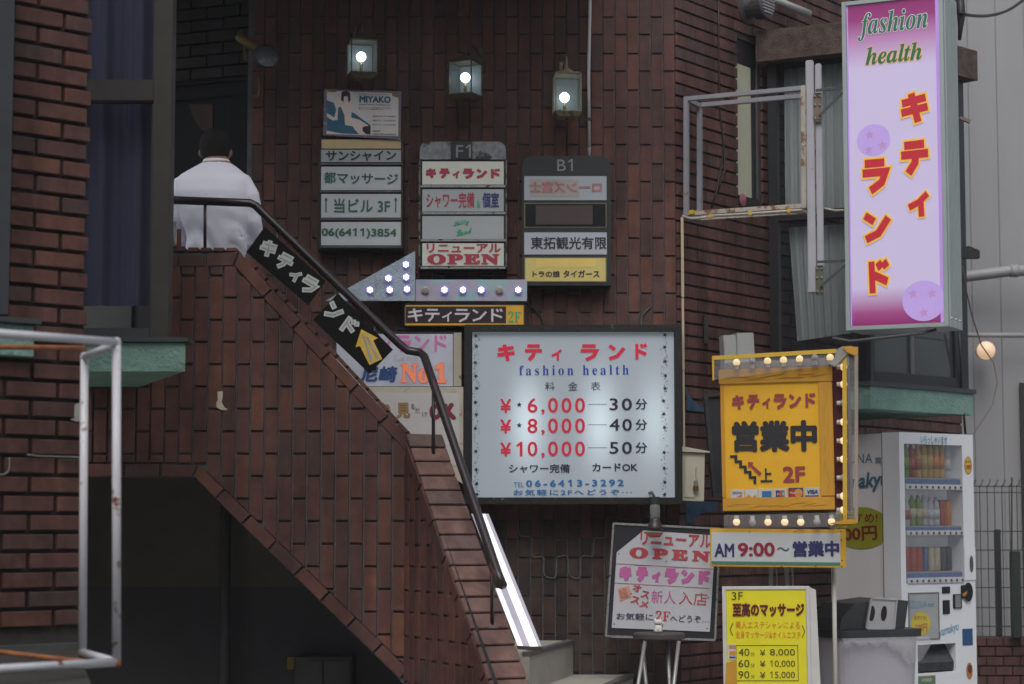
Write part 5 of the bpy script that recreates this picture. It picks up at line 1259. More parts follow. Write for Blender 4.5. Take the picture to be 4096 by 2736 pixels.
text(T, f, 'リニューアル', (2560, 2178), (2846, 2192), 52, RRD, .03, y=-.009); text(T, f, '𝐎𝐏𝐄𝐍', (2517, 2231), (2840, 2249), 44, RRD, .045, y=-.009, sp=1.4)
kstr(T, f, (2467, 2326), (2848, 2346), 68, RPK, w=.28, y=-.009)
for (a, b, m_) in (((2462, 2254), (2855, 2276), RRD), ((2535, 2258.5), (2610, 2262.5), RNV), ((2680, 2266.5), (2750, 2270.5), RNV), ((2458, 2331), (2840, 2353), RRD)):
    p, q = f.hit(*a), f.hit(*b); MB().bar((p.x, -.0072 if m_ is RRD else -.0082, p.z), (q.x, -.0072 if m_ is RRD else -.0082, q.z), .003, .0015, up=Vector((0, 0, 1))).build('rule', m_, T)
MB().prism([f.h2(*p) for p in ((2471, 2354), (2517, 2342), (2526, 2388), (2480, 2406))], -.0085, -.0062).build('sticker', M('sticker_peach', (.58, .28, .20), .6), T); text(T, f, '超', (2484, 2398), (2516, 2388), 38, M('ink_peach', (.38, .14, .11), .6), 0, y=-.0105)
for c_, u, v in (('オ', 2528, 2362), ('ス', 2560, 2388), ('ス', 2520, 2410), ('メ', 2556, 2426)): text(T, f, c_, (u, v), (u+34, v+10), 30, RRD, .03, y=-.009)
text(T, f, '新人', (2605, 2413), (2702, 2416), 52, RPK, .0, y=-.009); text(T, f, '入店', (2714, 2417), (2828, 2424), 52, RRD, .0, y=-.009)
text(T, f, 'お気軽に', (2466, 2478), (2613, 2483), 28, RNV, .01, y=-.009); text(T, f, '𝟐𝐅', (2622, 2482), (2680, 2484), 40, RRD, -.02, y=-.009); text(T, f, 'へどうぞ…', (2680, 2487), (2835, 2491), 27, RNV, .01, y=-.009)
MB().prism([f.h2(*p) for p in ((2572, 2126), (2655, 2130), (2640, 2148), (2600, 2150))], -.0078, -.0061).build('heat_stain', M('stain_brown', (.20, .10, .05), .7, var=.5), T)
mb = MB()
for u, v in ((2475, 2215), (2850, 2150), (2457, 2496), (2828, 2513), (2665, 2246), (2526, 2374), (2833, 2390)): x, z = f.h2(u, v); mb.lathe([(.004, 0), (.003, .003)], (x, -.0062, z), 8, 'y')
mb.build('screw', M('screw_grey', (.12, .12, .13), .4, metal=.6), T)
# jar lamp above it
L0 = P(2620, 2118, 11.85)
T = thing('jar_lamp', 'small bell-shaped lamp with a ribbed glass jar hanging above the renewal sign', 'lamp', loc=L0)
s_ = 11.85/F
MB().lathe([(31*s_, 0), (33*s_, 6*s_), (27*s_, 18*s_), (21*s_, 34*s_), (20*s_, 44*s_), (0, 45*s_)], n=20).build('shade', M('shade_dark', (.05, .045, .045), .4, metal=.4), T, smooth=True)
MB().lathe([(20*s_, 44.5*s_), (21*s_, 60*s_), (20*s_, 95*s_), (17*s_, 100*s_)], n=16).build('glass_jar', M('jar_glass', (.30, .32, .32), .1, alpha=.45), T, smooth=True)
MB().lathe([(19*s_, 100*s_), (19*s_, 130*s_)], n=16).build('neck', M('neck_dark', (.03, .03, .032), .5), T)
MB().lathe([(28*s_, 2*s_), (26*s_, 8*s_), (0, 10*s_)], n=20).build('reflector', M('reflector_warm', (.6, .42, .25), .4, em=.22, emcol=(1, .62, .35)), T)
MB().tube([(0, 0, 125*s_), (0, .25, 150*s_), (0, .6, 150*s_)], .008, 8).build('arm', M('neck_dark', (.03, .03, .032), .5), T, smooth=True)
# stool
S0 = P(2637, 2700, 11.55); zst = P(2637, 2530, 11.55).z; S0.z = 0
T = thing('bar_stool', 'black round stool with steel tube legs in front of the renewal sign', 'stool', loc=S0)
SR = .143
MB().lathe([(SR-.01, zst-.036), (SR, zst-.03), (SR, zst-.008), (SR-.008, zst-.001), (0, zst)], n=32).build('seat', M('seat_black', (.065, .055, .05), .7, var=.2), T, smooth=False)
LG = M('leg_steel', (.30, .30, .30), .4, metal=.5, rust=(.22, .08, .05), rthr=.62, rscale=10)
for u, v, u2 in ((2578, 2560, 2548), (2570, 2560, 2585), (2672, 2560, 2680), (2712, 2560, 2690)):
    a = P(u, 2562, 11.5)-S0; b = P(u2, 2736, 11.5)-S0; k = (a.z)/(a.z-b.z); e = a+(b-a)*k; a.y += .04 if u in (2570, 2672) else -.05; e.y = a.y*2.2
    MB().tube([a, e], .011, 10).build('leg', LG, T, smooth=True)
MB().tube([(.11*math.cos(k*math.pi/8), .11*math.sin(k*math.pi/8), zst-.45) for k in range(17)], .008, 6).build('foot_ring', LG, T, smooth=True)
# cat figurine
G0 = P(2632, 2530, 11.52); G0.z = zst+.001
T = thing('cat_figurine', 'tiny white sitting cat figurine with black spots on the stool seat', 'figurine', loc=G0)
CWH = M('porcelain', (.62, .60, .58), .3, var=.05, rust=(.03, .025, .025), rthr=.64, rscale=45)
sc_ = 1.0
mb = MB(); mb.lathe([(.018, 0), (.026, .006), (.027, .02), (.022, .035), (.014, .045), (0, .048)], n=16, sy=.8)
mb.lathe([(0, .038), (.014, .041), (.021, .052), (.020, .063), (.012, .070), (0, .072)], n=16, sx=1.1, sy=.85); mb.build('body', CWH, T, smooth=True)
for s in (-1, 1):
    MB().lathe([(.006, 0), (.003, .008), (0, .013)], (s*.015, 0, .066), 6).build('ear', CWH, T); MB().lathe([(0, -.004), (.006, 0), (.006, .014), (0, .018)], (s*.012, -.018, .004), 8).build('paw', CWH, T, smooth=True)
MB().tube([(.02, -.002, .03), (.026, -.008, .045), (.024, -.012, .058)], .005, 8).build('raised_paw', CWH, T, smooth=True)
MB().lathe([(.0165, .040), (.0175, .043), (.0165, .046)], n=14, sy=.85).build('collar', M('collar_dark', (.10, .03, .03), .4), T)

# --- wall lanterns
LF = M('lantern_brass', (.10, .085, .05), .45, metal=.5, var=.3, scale=30, rust=(.13, .16, .12), rthr=.6, rscale=20)
LF2 = M('lantern_pale', (.26, .22, .13), .5, metal=.3, var=.3, scale=30, rust=(.10, .08, .05), rthr=.55, rscale=25)
LGS = M('lantern_glass', (.10, .12, .12), .25, alpha=.30, var=.2, em=.03, emcol=(.6, .75, .8)); LBU = M('lantern_bulb', (.9, .95, 1), em=14, emcol=(.80, .93, 1), var=0)
LBW = M('lantern_glow', (.12, .14, .14), .6, em=.07, emcol=(.55, .75, .85), var=.3, scale=9)
def lantern(u, v0, v1, wpx, rot, label, bu, mat, vt, vb):
    Y = 12.28; s = Y/F; c = P(u, v1, Y); T = thing('wall_lantern', label, 'lantern', loc=c, group='lanterns on the back wall'); T.rotation_euler = (0, 0, rot)
    W = wpx*s; H = (v1-v0)*s; h = W/2; t = .007
    mb = MB()
    for x in (-h, h-t):
        for y in (-h, h-t): mb.box(x, x+t, y, y+t, 0, H)
    for z in (0, H-t):
        mb.box(-h+t, h-t, -h, -h+t, z, z+t); mb.box(-h+t, h-t, h-t, h, z, z+t); mb.box(-h, -h+t, -h+t, h-t, z, z+t); mb.box(h-t, h, -h+t, h-t, z, z+t)
    mb.build('frame', mat, T, bevel=.0015)
    for k, (x0, x1, y0, y1) in enumerate(((-h+t, h-t, -h+.002, -h+.004), (-h+.002, -h+.004, -h+t, h-t), (h-.004, h-.002, -h+t, h-t))): MB().box(x0, x1, y0, y1, t, H-t).build('pane', LGS, T)
    MB().box(-h+t, h-t, h-.012, h-.008, t, H-t).build('backplate', LBW, T)
    def frust(r0, z0, r1, z1, name):
        mb = MB(); mb.v = [(-r0, -r0, z0), (r0, -r0, z0), (r0, r0, z0), (-r0, r0, z0), (-r1, -r1, z1), (r1, -r1, z1), (r1, r1, z1), (-r1, r1, z1)]
        mb.f = [(3, 2, 1, 0), (4, 5, 6, 7), (0, 1, 5, 4), (1, 2, 6, 5), (2, 3, 7, 6), (3, 0, 4, 7)]; return mb.build(name, mat, T, bevel=.0015)
    frust(h*.72, -.026, h*1.02, -.001, 'base'); frust(h*1.03, H+.001, h*.80, H+.016, 'roof')
    MB().lathe([(h*.55, H+.016), (h*.5, H+.03), (h*.2, H+.045), (.006, H+.055), (.009, H+.065), (.004, H+.075), (0, H+.08)], n=12).build('finial', mat, T, smooth=True)
    MB().lathe([(0, -.05), (.006, -.045), (.008, -.035), (.004, -.027)], n=10).build('finial', mat, T, smooth=True)
    MB().tube(smooth_path([Vector((0, 0, H+.07)), Vector((0, .03, H+.12)), Vector((0, .12, H+.12)), Vector((0, .2, H+.08))], 4), .006, 8).build('bracket_arm', mat, T, smooth=True)
    MB().box(-.022, .022, .20, .222, H-.02, H+.13).build('wall_plate', mat, T, bevel=.004)
    bz = (v1-vb)*s; bx = (bu-u)*s; r = .029
    MB().lathe([(0, -r)]+[(r*math.cos(a), r*math.sin(a)) for a in [math.pi*(k/8-.5) for k in range(1, 8)]]+[(0, r)], (bx, 0, bz), 16).build('bulb', LBU, T, smooth=True)
    MB().tube([(bx, 0, bz-r), (bx, 0, 0)], .009, 8).build('candle_sleeve', M('sleeve_brass', (.3, .24, .1), .4, metal=.5), T, smooth=True)
lantern(1448, 163, 300, 110, R(14), 'dark brass wall lantern with a lit bulb, leftmost, above the massage poster', 1444, LF, 60, 225)
lantern(1862, 248, 385, 105, R(-25), 'dark brass wall lantern with a lit bulb above the F1 directory sign', 1861, LF, 150, 308)
lantern(2268, 300, 455, 108, R(5), 'pale weathered brass wall lantern with a lit bulb beside the white conduit', 2258, LF2, 215, 388)

# --- floodlight
L0 = P(1065, 225, 12.2)
T = thing('floodlight', 'unlit clear reflector spotlight on a yellow bracket high on the dark wall', 'spotlight', loc=L0); T.rotation_euler = (R(-12), 0, R(25))
YM = M('bracket_yellow', (.13, .08, .012), .5, var=.3)
r = .075
MB().lathe([(r*.35, -.12), (r*.6, -.08), (r, -.01), (r*1.04, 0), (r, .006)], n=24, axis='y').build('housing', M('housing_dark', (.03, .03, .032), .4), T, smooth=True)
MB().lathe([(r*.92, .006), (r*.7, -.02), (r*.35, -.04), (0, -.045)], n=11, axis='y').build('reflector', M('chrome_dim', (.75, .76, .8), .2, metal=.6, var=.6, scale=45), T)
MB().lathe([(r*.95, .0075), (r*.6, .016), (0, .02)], n=24, axis='y').build('lens', M('lens_glass', (.3, .3, .3), .05, alpha=.12, bump=.8, scale=20), T, smooth=True)
a = P(1020, 160, 12.3); inv = (Matrix.Translation(L0) @ T.rotation_euler.to_matrix().to_4x4()).inverted()
q2 = lambda u, v, Y: inv @ P(u, v, Y)
MB().tube([q2(1045, 205, 12.28), q2(1000, 175, 12.34), q2(958, 150, 12.4), q2(965, 125, 12.45)], [.026, .03, .028, .015], 8).build('arm', YM, T, smooth=True)
MB().tube([q2(978, 180, 12.38), q2(982, 245, 12.4)], .011, 8).build('knob_rod', YM, T, smooth=True)
T = thing('yellow_hook', 'yellow metal hook under the unlit spotlight', 'hook', loc=L0)
MB().tube([P(*q)-L0 for q in ((1038, 305, 12.4), (1040, 350, 12.4), (1036, 382, 12.4), (1024, 388, 12.4), (1018, 380, 12.4))], .009, 8).build('rod', YM, T, smooth=True)

# --- banners on the handrail
bmat = M('banner_black', (.006, .006, .006), .8, var=.2, spec=.15); bw_ = M('banner_white', (.50, .53, .52), .6, var=.1); bg_ = M('banner_grey', (.30, .32, .31), .6, var=.1)
BYd = 10.80
def banner(corners, name, label):
    f = Fr(P(*corners[0], BYd), P(*corners[1], BYd)-P(*corners[0], BYd), P(*corners[3], BYd)-P(*corners[0], BYd)) if False else front(corners[0][0], corners[0][1], corners[2][0], corners[2][1], BYd)
    T = thing(name, label, 'banner', f)
    MB().prism([f.h2(*c) for c in corners], 0, .006).build('cloth', bmat, T)
    return T, f
def kchars(T, f, lst, w=.2):
    for m_, e_, y in ((bw_, .035, -.003), (bg_, -.052, -.0045)):
        mb = MB()
        for ch, cu_, cv_, size, ang_ in lst:
            c = f.hit(cu_, cv_, y); s = size/F*BYd; ca, sa = math.cos(R(ang_)), math.sin(R(ang_)); ex = Vector((ca, 0, -sa))*s; ez = Vector((sa, 0, ca))*s
            o = c-ex*.5-ez*.5; kmesh(ch, w, e_, Vector((o.x, y, o.z)), ex, ez, 0, mb)
        mb.build('lettering' if e_ > 0 else 'lettering_core', m_, T)
T, f = banner([(1059, 907), (1303, 1125), (1233, 1221), (985, 1008)], 'rail_banner', 'black banner with white katakana hung on the upper part of the handrail')
kchars(T, f, [('キ', 1073, 994, 72, 26), ('テ', 1139, 1047, 72, 28), ('ィ', 1181, 1104, 54, 26), ('ラ', 1237, 1139, 74, 30)])
T, f = banner([(1351, 1173), (1572, 1398), (1478, 1495), (1252, 1280)], 'rail_banner', 'black banner with white katakana and a yellow arrow on the lower handrail')
kchars(T, f, [('ン', 1337, 1245, 76, 30), ('ド', 1397, 1305, 74, 35)])
ay_ = M('arrow_yellow', (.62, .42, .06), .5, var=.2, scale=12); ag_ = M('arrow_grey', (.33, .30, .25), .6, var=.3, scale=30)
pixpoly(T, f, [(1445, 1317), (1512, 1352), (1493, 1362), (1529, 1436), (1478, 1460), (1440, 1384), (1422, 1389)], ay_, -.004, 'arrow')
for a in (((1446, 1335), (1456, 1338), (1494, 1443), (1481, 1449)), ((1463, 1345), (1474, 1349), (1517, 1433), (1505, 1438))): pixpoly(T, f, a, ag_, -.0055, 'arrow_stripe')

# --- white strip casing along the stairs, its strips given emission
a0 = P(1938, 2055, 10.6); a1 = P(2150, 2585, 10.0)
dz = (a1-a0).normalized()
T = thing('stair_strip', 'slanting bright white strip casing along the lower stairs beside the handrail', 'light box', loc=a1)
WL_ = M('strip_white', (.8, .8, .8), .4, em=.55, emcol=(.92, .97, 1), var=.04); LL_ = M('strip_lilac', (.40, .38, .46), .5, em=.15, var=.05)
z_ = Vector((1, 0, 0)); 
def sbar(du0, du1, y0, y1, nm, mat, s0=0, s1=1):
    A = a0.lerp(a1, s0)-a1; B = a0.lerp(a1, s1)-a1; mb = MB()
    vs = []
    for p in (A, B):
        for (dx, dy) in ((du0, y0), (du1, y0), (du1, y1), (du0, y1)): vs.append(p+Vector((dx, dy, 0)))
    mb.add(vs, [(0, 1, 2, 3), (7, 6, 5, 4), (0, 4, 5, 1), (1, 5, 6, 2), (2, 6, 7, 3), (3, 7, 4, 0)]); mb.build(nm, mat, T)
sbar(-.092, -.068, -.012, .05, 'white_strip', WL_, .58, 1.0); sbar(-.067, -.037, .0, .05, 'gap_panel', LL_, .0, 1.0); sbar(-.002, .024, -.012, -.001, 'white_strip', WL_, .0, .55) if False else None
sbar(-.036, .003, -.014, .05, 'white_strip', WL_, .0, 1.0); sbar(.004, .020, -.004, .05, 'side_lip', LL_, .0, 1.0)
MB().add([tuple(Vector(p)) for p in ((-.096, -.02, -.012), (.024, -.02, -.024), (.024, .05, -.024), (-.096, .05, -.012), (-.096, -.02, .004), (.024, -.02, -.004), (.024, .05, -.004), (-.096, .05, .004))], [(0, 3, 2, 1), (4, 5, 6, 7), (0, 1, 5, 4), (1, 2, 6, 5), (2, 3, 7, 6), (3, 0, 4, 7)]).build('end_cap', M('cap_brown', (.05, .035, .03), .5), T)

# --- small clear bottle on the landing parapet
L0 = P(686, 985, 10.95)
T = thing('plastic_cup', 'small clear plastic cup on the parapet at the left of the man', 'cup', loc=L0)
MB().lathe([(.020, 0), (.024, .09), (.022, .12), (.025, .125), (.022, .13)], n=12).build('cup', M('cup_clear', (.42, .45, .43), .15, alpha=.7, bump=.6, scale=12), T, smooth=True)
# ================================================================== vending machine
vd = R(38); V0 = Vector((P(3590, 1368, 13.0).x, 13.0, 0))
fv = Fr(V0, Vector((math.cos(vd), math.sin(vd), 0)))
T = thing('vending_machine', 'white drinks vending machine with lit shelves standing under the green ledge', 'vending machine', fv)
W_ = fv.h2(3899, 2200)[0]; H_ = fv.h2(3602, 1728)[1]; D_ = .60
VW = M('vend_white', (.80, .83, .87), .4, var=.04, scale=2); VG_ = M('vend_grey', (.82, .81, .82), .5, var=.08, scale=3, streak=True)
xa, za = fv.h2(3625, 2336); xb, zb_ = fv.h2(3848, 1782)
mb = MB(); mb.box(0, xa, -.0, .14, 0, H_); mb.box(xb, W_, 0, .14, 0, H_); mb.box(xa, xb, 0, .14, zb_, H_); mb.box(xa, xb, 0, .14, .55, za)
px0, pz0 = fv.h2(3672, 2695); px1, pz1 = fv.h2(3822, 2572)
mb.v = []; mb.f = []
mb.box(0, xa, 0, .14, 0, H_); mb.box(xb, W_, 0, .14, 0, H_); mb.box(xa, xb, 0, .14, zb_, H_); mb.box(xa, xb, 0.0, .14, pz1, za); mb.box(xa, px0, 0, .14, 0, pz1-.0); mb.box(px1, xb, 0, .14, 0, pz1-.0); mb.box(px0, px1, 0, .14, 0, pz0)
mb.build('door', VW, T)
MB().box(.012, W_-.004, .145, D_, 0, H_-.004).build('cabinet', VG_, T, bevel=.004)
MB().box(-.001, W_-.001, .141, .1445, .02, H_-.004).build('door_seal', M('seal_dark', (.03, .03, .03), .8), T)
MB().box(xa, xb, .132, .14, za, zb_).build('display_back', M('vend_back', (.42, .44, .47), .6, var=.2, em=.22), T)
MB().box(xa, xb, .003, .006, za, zb_).build('display_glass', M('vend_glass', (.4, .4, .45), .05, alpha=.10, spec=.35), T)
# shelves with button rows
shz = []
BTN = M('button_dark', (.10, .06, .07), .4); BLH = M('button_white', (.55, .57, .6), .35); LBL = M('price_label', (.10, .16, .32), .5, var=.4, scale=40)
for vs, vb0, vb1, vl in ((1912, 1938, 1960, 1926), (2103, 2122, 2142, 2112), (2285, 2310, 2334, 2298)):
    z = fv.h2(3700, vs, .07)[1]; shz.append(z)
    MB().box(xa+.003, xb-.003, .02, .13, z-.008, z).build('shelf', M('shelf_pale', (.3, .31, .33), .5), T)
    zb0 = fv.h2(3735, vb1, .01)[1]; zb1 = fv.h2(3735, vb0, .01)[1]
    MB().box(xa+.01, xb-.012, .008, .02, zb1+.001, z-.009).build('label_strip', LBL, T)
    pr_ = MB().box(xa+.01, xb-.008, -.008, .02, zb0, zb1).build('button_panel', BLH, T, bevel=.004)
    mb = MB(); n = 10
    for k in range(n):
        x = xa+.04+(xb-xa-.07)*k/(n-1); mb.lathe([(.0085, 0), (.008, .004), (0, .005)], (x, -.0085, (zb0+zb1)/2), 8, 'y')
    mb.build('button', BTN, pr_)
# side + front printing
text(T, fv, 'いらっしゃいませ', (3683, 1774), (3789, 1777), 32, M('print_sky', (.06, .27, .45), .5), .01)
def disc(T, fr, u, v, ru, rv, mat, y=-.003, name='badge'):
    c = fr.hit(u, v, y); e = fr.hit(u+ru, v, y); t = fr.hit(u, v-rv, y); a_ = abs(e.x-c.x); b_ = abs(t.z-c.z)
    return MB().flat([(c.x+a_*math.cos(k*math.pi/16), c.z+b_*math.sin(k*math.pi/16)) for k in range(32)], y).build(name, mat, T)
ORR = M('badge_orange', (.60, .22, .04), .5); YEB = M('badge_yellow', (.62, .50, .08), .5); RDP = M('print_red', (.42, .05, .04), .5)
disc(T, fv, 3873, 1862, 15, 36, ORR); disc(T, fv, 3873, 1862, 12, 31, YEB, -.0045); text(T, fv, '100円', (3864, 1878), (3884, 1880), 20, RDP, .03, y=-.006); text(T, fv, 'おすすめ', (3864, 1850), (3882, 1851), 7, RDP, .03, y=-.006)
# lower panel
def vb(u0, v0, u1, v1, y0, y1, nm, mat, par=None, **k):
    a, b = fv.h2(u0, v1), fv.h2(u1, v0); return MB().box(a[0], b[0], y0, y1, a[1], b[1]).build(nm, mat, par or T, **k)
vb(3637, 2374, 3751, 2558, -.003, -.0005, 'poster_panel', M('vend_paper', (.40, .41, .42), .2))
mb = MB(); a, b = fv.h2(3634, 2562), fv.h2(3753, 2368); bordered(T, a[0], a[1], b[0], b[1], .006, M('rim_grey', (.18, .18, .19), .4), -.008, -.0005, 'poster_rim', .001)
SKY = M('print_aqua', (.13, .34, .46), .5)
text(T, fv, '𝖨𝖹𝖴𝖭𝖠', (3638, 2434), (3708, 2432), 32, SKY, -.01, y=-.005); text(T, fv, '関西', (3712, 2428), (3736, 2427), 16, SKY, .0, y=-.005)
disc(T, fv, 3684, 2494, 39, 48, YEB, -.0045); text(T, fv, 'おすすめ!', (3658, 2480), (3706, 2481), 18, M('print_rust', (.40, .13, .05), .5), .0, y=-.006); text(T, fv, '100円', (3661, 2527), (3709, 2526), 32, RDP, .0, y=-.006)
BKV = M('vend_black', (.018, .018, .02), .35)
vb(3767, 2346, 3798, 2374, -.006, -.0005, 'display_window', BKV, bevel=.002); vb(3770, 2400, 3797, 2457, -.006, -.0005, 'bill_slot', BKV, bevel=.002)
o = vb(3811, 2376, 3843, 2434, -.010, -.0005, 'bill_reader', BKV, bevel=.002); vb(3816, 2380, 3836, 2430, -.013, -.0105, 'reader_plate', M('plate_grey', (.25, .25, .26), .4), o)
vb(3842, 2340, 3870, 2392, -.014, -.0005, 'coin_plate', BKV, bevel=.004); disc(T, fv, 3874, 2368, 18, 38, M('dial_black', (.015, .013, .012), .3), -.015, 'coin_dial')
pixp = MB().flat([fv.h2(u, v, -.0165) for u, v in ((3850, 2376), (3870, 2362), (3869, 2372), (3860, 2386), (3852, 2386))], -.0165).build('coin_slot', M('slot_orange', (.50, .22, .05), .4), T)
lk = vb(3858, 2190, 3899, 2322, -.006, -.0005, 'lock_plate', VW, bevel=.002); disc(T, fv, 3886, 2256, 8, 34, M('lock_grey', (.16, .17, .18), .3, metal=.6), -.0075, 'lock'); disc(T, fv, 3887, 2242, 5, 10, M('lock_chrome', (.5, .5, .5), .2, metal=1), -.0085, 'lock_core')
text(T, fv, 'yamakyu', (3758, 2558), (3838, 2530), 46, M('print_cyan', (.05, .28, .45), .5), .0, y=-.003, shear=.2)
vb(3850, 2514, 3889, 2582, -.003, -.0005, 'blue_notice', M('notice_blue', (.03, .09, .22), .5, var=.2, scale=40))
vb(3673, 2700, 3740, 2745, -.003, -.0005, 'hybrid_sticker', M('sticker_green', (.10, .22, .12), .5, var=.2)); vb(3673, 2700, 3739, 2710, -.0042, -.0031, 'sticker_band', M('sticker_gold', (.35, .24, .10), .5)); text(T, fv, 'HYBRID', (3686, 2728), (3728, 2726), 14, CW, .03, y=-.005, shear=.2)
MB().box(px0, px1, .10, .138, pz0, pz1).build('chute_back', BKV, T)
zf = pz0+(pz1-pz0)*.35
MB().add([(px0+.004, .09, pz1-.004), (px1-.004, .09, pz1-.004), (px1-.004, .012, zf), (px0+.004, .012, zf), (px0+.004, .016, pz0+.01), (px1-.004, .016, pz0+.01)], [(0, 3, 2, 1), (3, 4, 5, 2)]).build('flap', M('flap_smoke', (.05, .052, .055), .25, var=.3, scale=20), T)
o = disc(T, fv, 3878, 2684, 13, 34, M('coin_orange', (.50, .21, .08), .4), -.002, 'coin_return'); disc(T, fv, 3880, 2676, 8, 18, M('coin_dark', (.12, .045, .02), .5), -.0035, 'coin_cup')
# side printing
fs = Fr(fv.m @ Vector((.0115, D_, 0)), -(fv.m.to_3x3() @ Vector((0, 1, 0)))); 
TS = T; inv = fv.i @ fs.m
def side(fn):
    n0 = len(T.children) if False else None
    before = set(bpy.data.objects); fn(); 
    for o in set(bpy.data.objects)-before:
        if o.parent == T: o.matrix_basis = inv
def pr_side():
    text(T, fs, '𝖨𝖹𝖴𝖭𝖠', (3352, 1855), (3490, 1852), 37, M('print_steel', (.06, .18, .27), .5), -.01); text(T, fs, '関西', (3502, 1854), (3548, 1854), 24, M('print_steel', (.06, .18, .27), .5), .01)
    text(T, fs, 'yamakyu', (3330, 1980), (3556, 1962), 78, M('print_steel', (.06, .18, .27), .5), .03, shear=.2)
    disc(T, fs, 3440, 2112, 124, 84, M('disc_lime', (.36, .36, .03), .5), -.003, 'disc')
    text(T, fs, 'おすすめ!', (3325, 2092), (3510, 2090), 38, M('print_maroon', (.22, .03, .02), .5), .01, y=-.005); text(T, fs, '100円', (3340, 2170), (3510, 2160), 58, M('print_maroon', (.22, .03, .02), .5), .03, y=-.005)
side(pr_side)
# drinks
random.seed(5)
def drink(kind, x, z, col, col2, label, nm, r=.027, hh=.17):
    D = thing(nm, label, 'bottle' if kind == 'b' else 'can', Fr(fv.m @ Vector((x, .075, z+.001)), fv.m.to_3x3() @ Vector((1, 0, 0))), group='drinks on the vending machine shelves')
    if kind == 'b':
        MB().lathe([(r*.9, 0), (r, .008), (r, hh*.55), (r*.93, hh*.62), (r, hh*.68), (r*.8, hh*.8), (r*.4, hh*.92), (r*.4, hh*.95)], n=12).build('bottle', M('drink_'+col2[1], col2[0], .2), D, smooth=True)
        MB().lathe([(r+.001, hh*.22), (r+.001, hh*.56)], n=12).build('label_wrap', M('wrap_'+col[1], col[0], .45, var=.25, scale=50), D, smooth=True)
        MB().lathe([(r*.45, hh*.95), (r*.45, hh), (0, hh)], n=10).build('cap', CW, D)
    else:
        MB().lathe([(r*.85, 0), (r, .006), (r, hh-.008), (r*.85, hh)], n=12).build('can', M('wrap_'+col[1], col[0], .35, metal=.2, var=.25, scale=50), D, smooth=True)
        MB().lathe([(r*.85, hh+.0003), (r*.8, hh+.002), (0, hh+.002)], n=12).build('lid', M('can_lid', (.4, .4, .4), .3, metal=.8), D)
GRc = ((.18, .30, .06), 'green'); RDc = ((.36, .08, .05), 'red'); YLc = ((.45, .32, .10), 'amber'); ORc = ((.50, .20, .04), 'orange'); WHc = ((.42, .45, .48), 'white'); BLc = ((.10, .16, .30), 'blue'); BKc = ((.06, .08, .07), 'black'); CRc = ((.45, .42, .30), 'cream')
ordn = ['first', 'second', 'third', 'fourth', 'fifth', 'sixth', 'seventh', 'eighth', 'ninth', 'tenth']
xs = lambda n, k: xa+.035+(xb-xa-.10)*k/(n-1)
for k, (c1, c2, hh) in enumerate(((GRc, GRc, .22), (GRc, GRc, .22), (RDc, RDc, .215), (RDc, YLc, .215), (YLc, YLc, .25), (YLc, YLc, .25), (ORc, YLc, .255), (ORc, YLc, .255), (WHc, WHc, .21))):
    drink('b', xs(9, k), shz[0], c1, c2, '%s drink bottle, %s from the left on the top shelf' % (c1[1], ordn[k]), 'drink_bottle', .026, hh)
for k, (c1, kd, hh) in enumerate(((RDc, 'b', .17), (RDc, 'b', .17), (CRc, 'b', .19), (CRc, 'b', .19), (CRc, 'b', .19), (WHc, 'b', .18), (WHc, 'b', .18), (RDc, 'c', .16), (ORc, 'c', .16))):
    drink(kd, xs(9, k), shz[1], c1, GRc if k in (2, 3) else WHc, '%s drink, %s from the left on the middle shelf' % (c1[1], ordn[k]), 'drink_bottle' if kd == 'b' else 'drink_can', .026, hh)
for k, c1 in enumerate((YLc, RDc, RDc, RDc, BLc, CRc, CRc, BKc, BKc)):
    drink('c', xs(9, k), shz[2], c1, c1, '%s drink can, %s from the left on the bottom shelf' % (c1[1], ordn[k]), 'drink_can', .025, .15)

# ================================================================== recycling bin
b0 = P(3440, 2700, 12.45); b0.z = 0
fb = Fr(b0, Vector((math.cos(R(25)), math.sin(R(25)), 0)))
T = thing('recycling_bin', 'grey plastic recycling bin with black hooded lid, two round slots and a clear liner bag', 'bin', fb)
xl_ = fb.h2(3288, 2600)[0]; xr_ = fb.h2(3612, 2600)[0]; zr_ = fb.h2(3440, 2545)[1]; zl_ = fb.h2(3440, 2528)[1]
cx_ = (xl_+xr_)/2; hw_ = (xr_-xl_)/2
GB = M('bin_grey', (.42, .41, .46), .5, var=.05); BKB = M('lid_black', (.035, .04, .043), .45, var=.25, scale=12)
def rr_(x0, x1, y0, y1, z0, z1, k=.9):                   # tapered rounded bin body
    vs = []; n = 24
    for z, s in ((z0, k), (z1, 1.0)):
        for j in range(n):
            a = 2*math.pi*j/n; c, s_ = math.cos(a), math.sin(a); e = .35
            vs.append(((x0+x1)/2+(x1-x0)/2*s*math.copysign(abs(c)**e, c), (y0+y1)/2+(y1-y0)/2*s*math.copysign(abs(s_)**e, s_), z))
    fs_ = [tuple(range(n-1, -1, -1)), tuple(range(n, 2*n))]+[(j, (j+1) % n, n+(j+1) % n, n+j) for j in range(n)]
    mb = MB(); mb.add(vs, fs_); return mb
rr_(xl_, xr_, -.20, .20, .02, zr_, .86).build('body', GB, T)
rr_(xl_-.02, xr_+.03, -.215, .215, zr_+.002, zl_+.022, .99).build('rim', BKB, T)
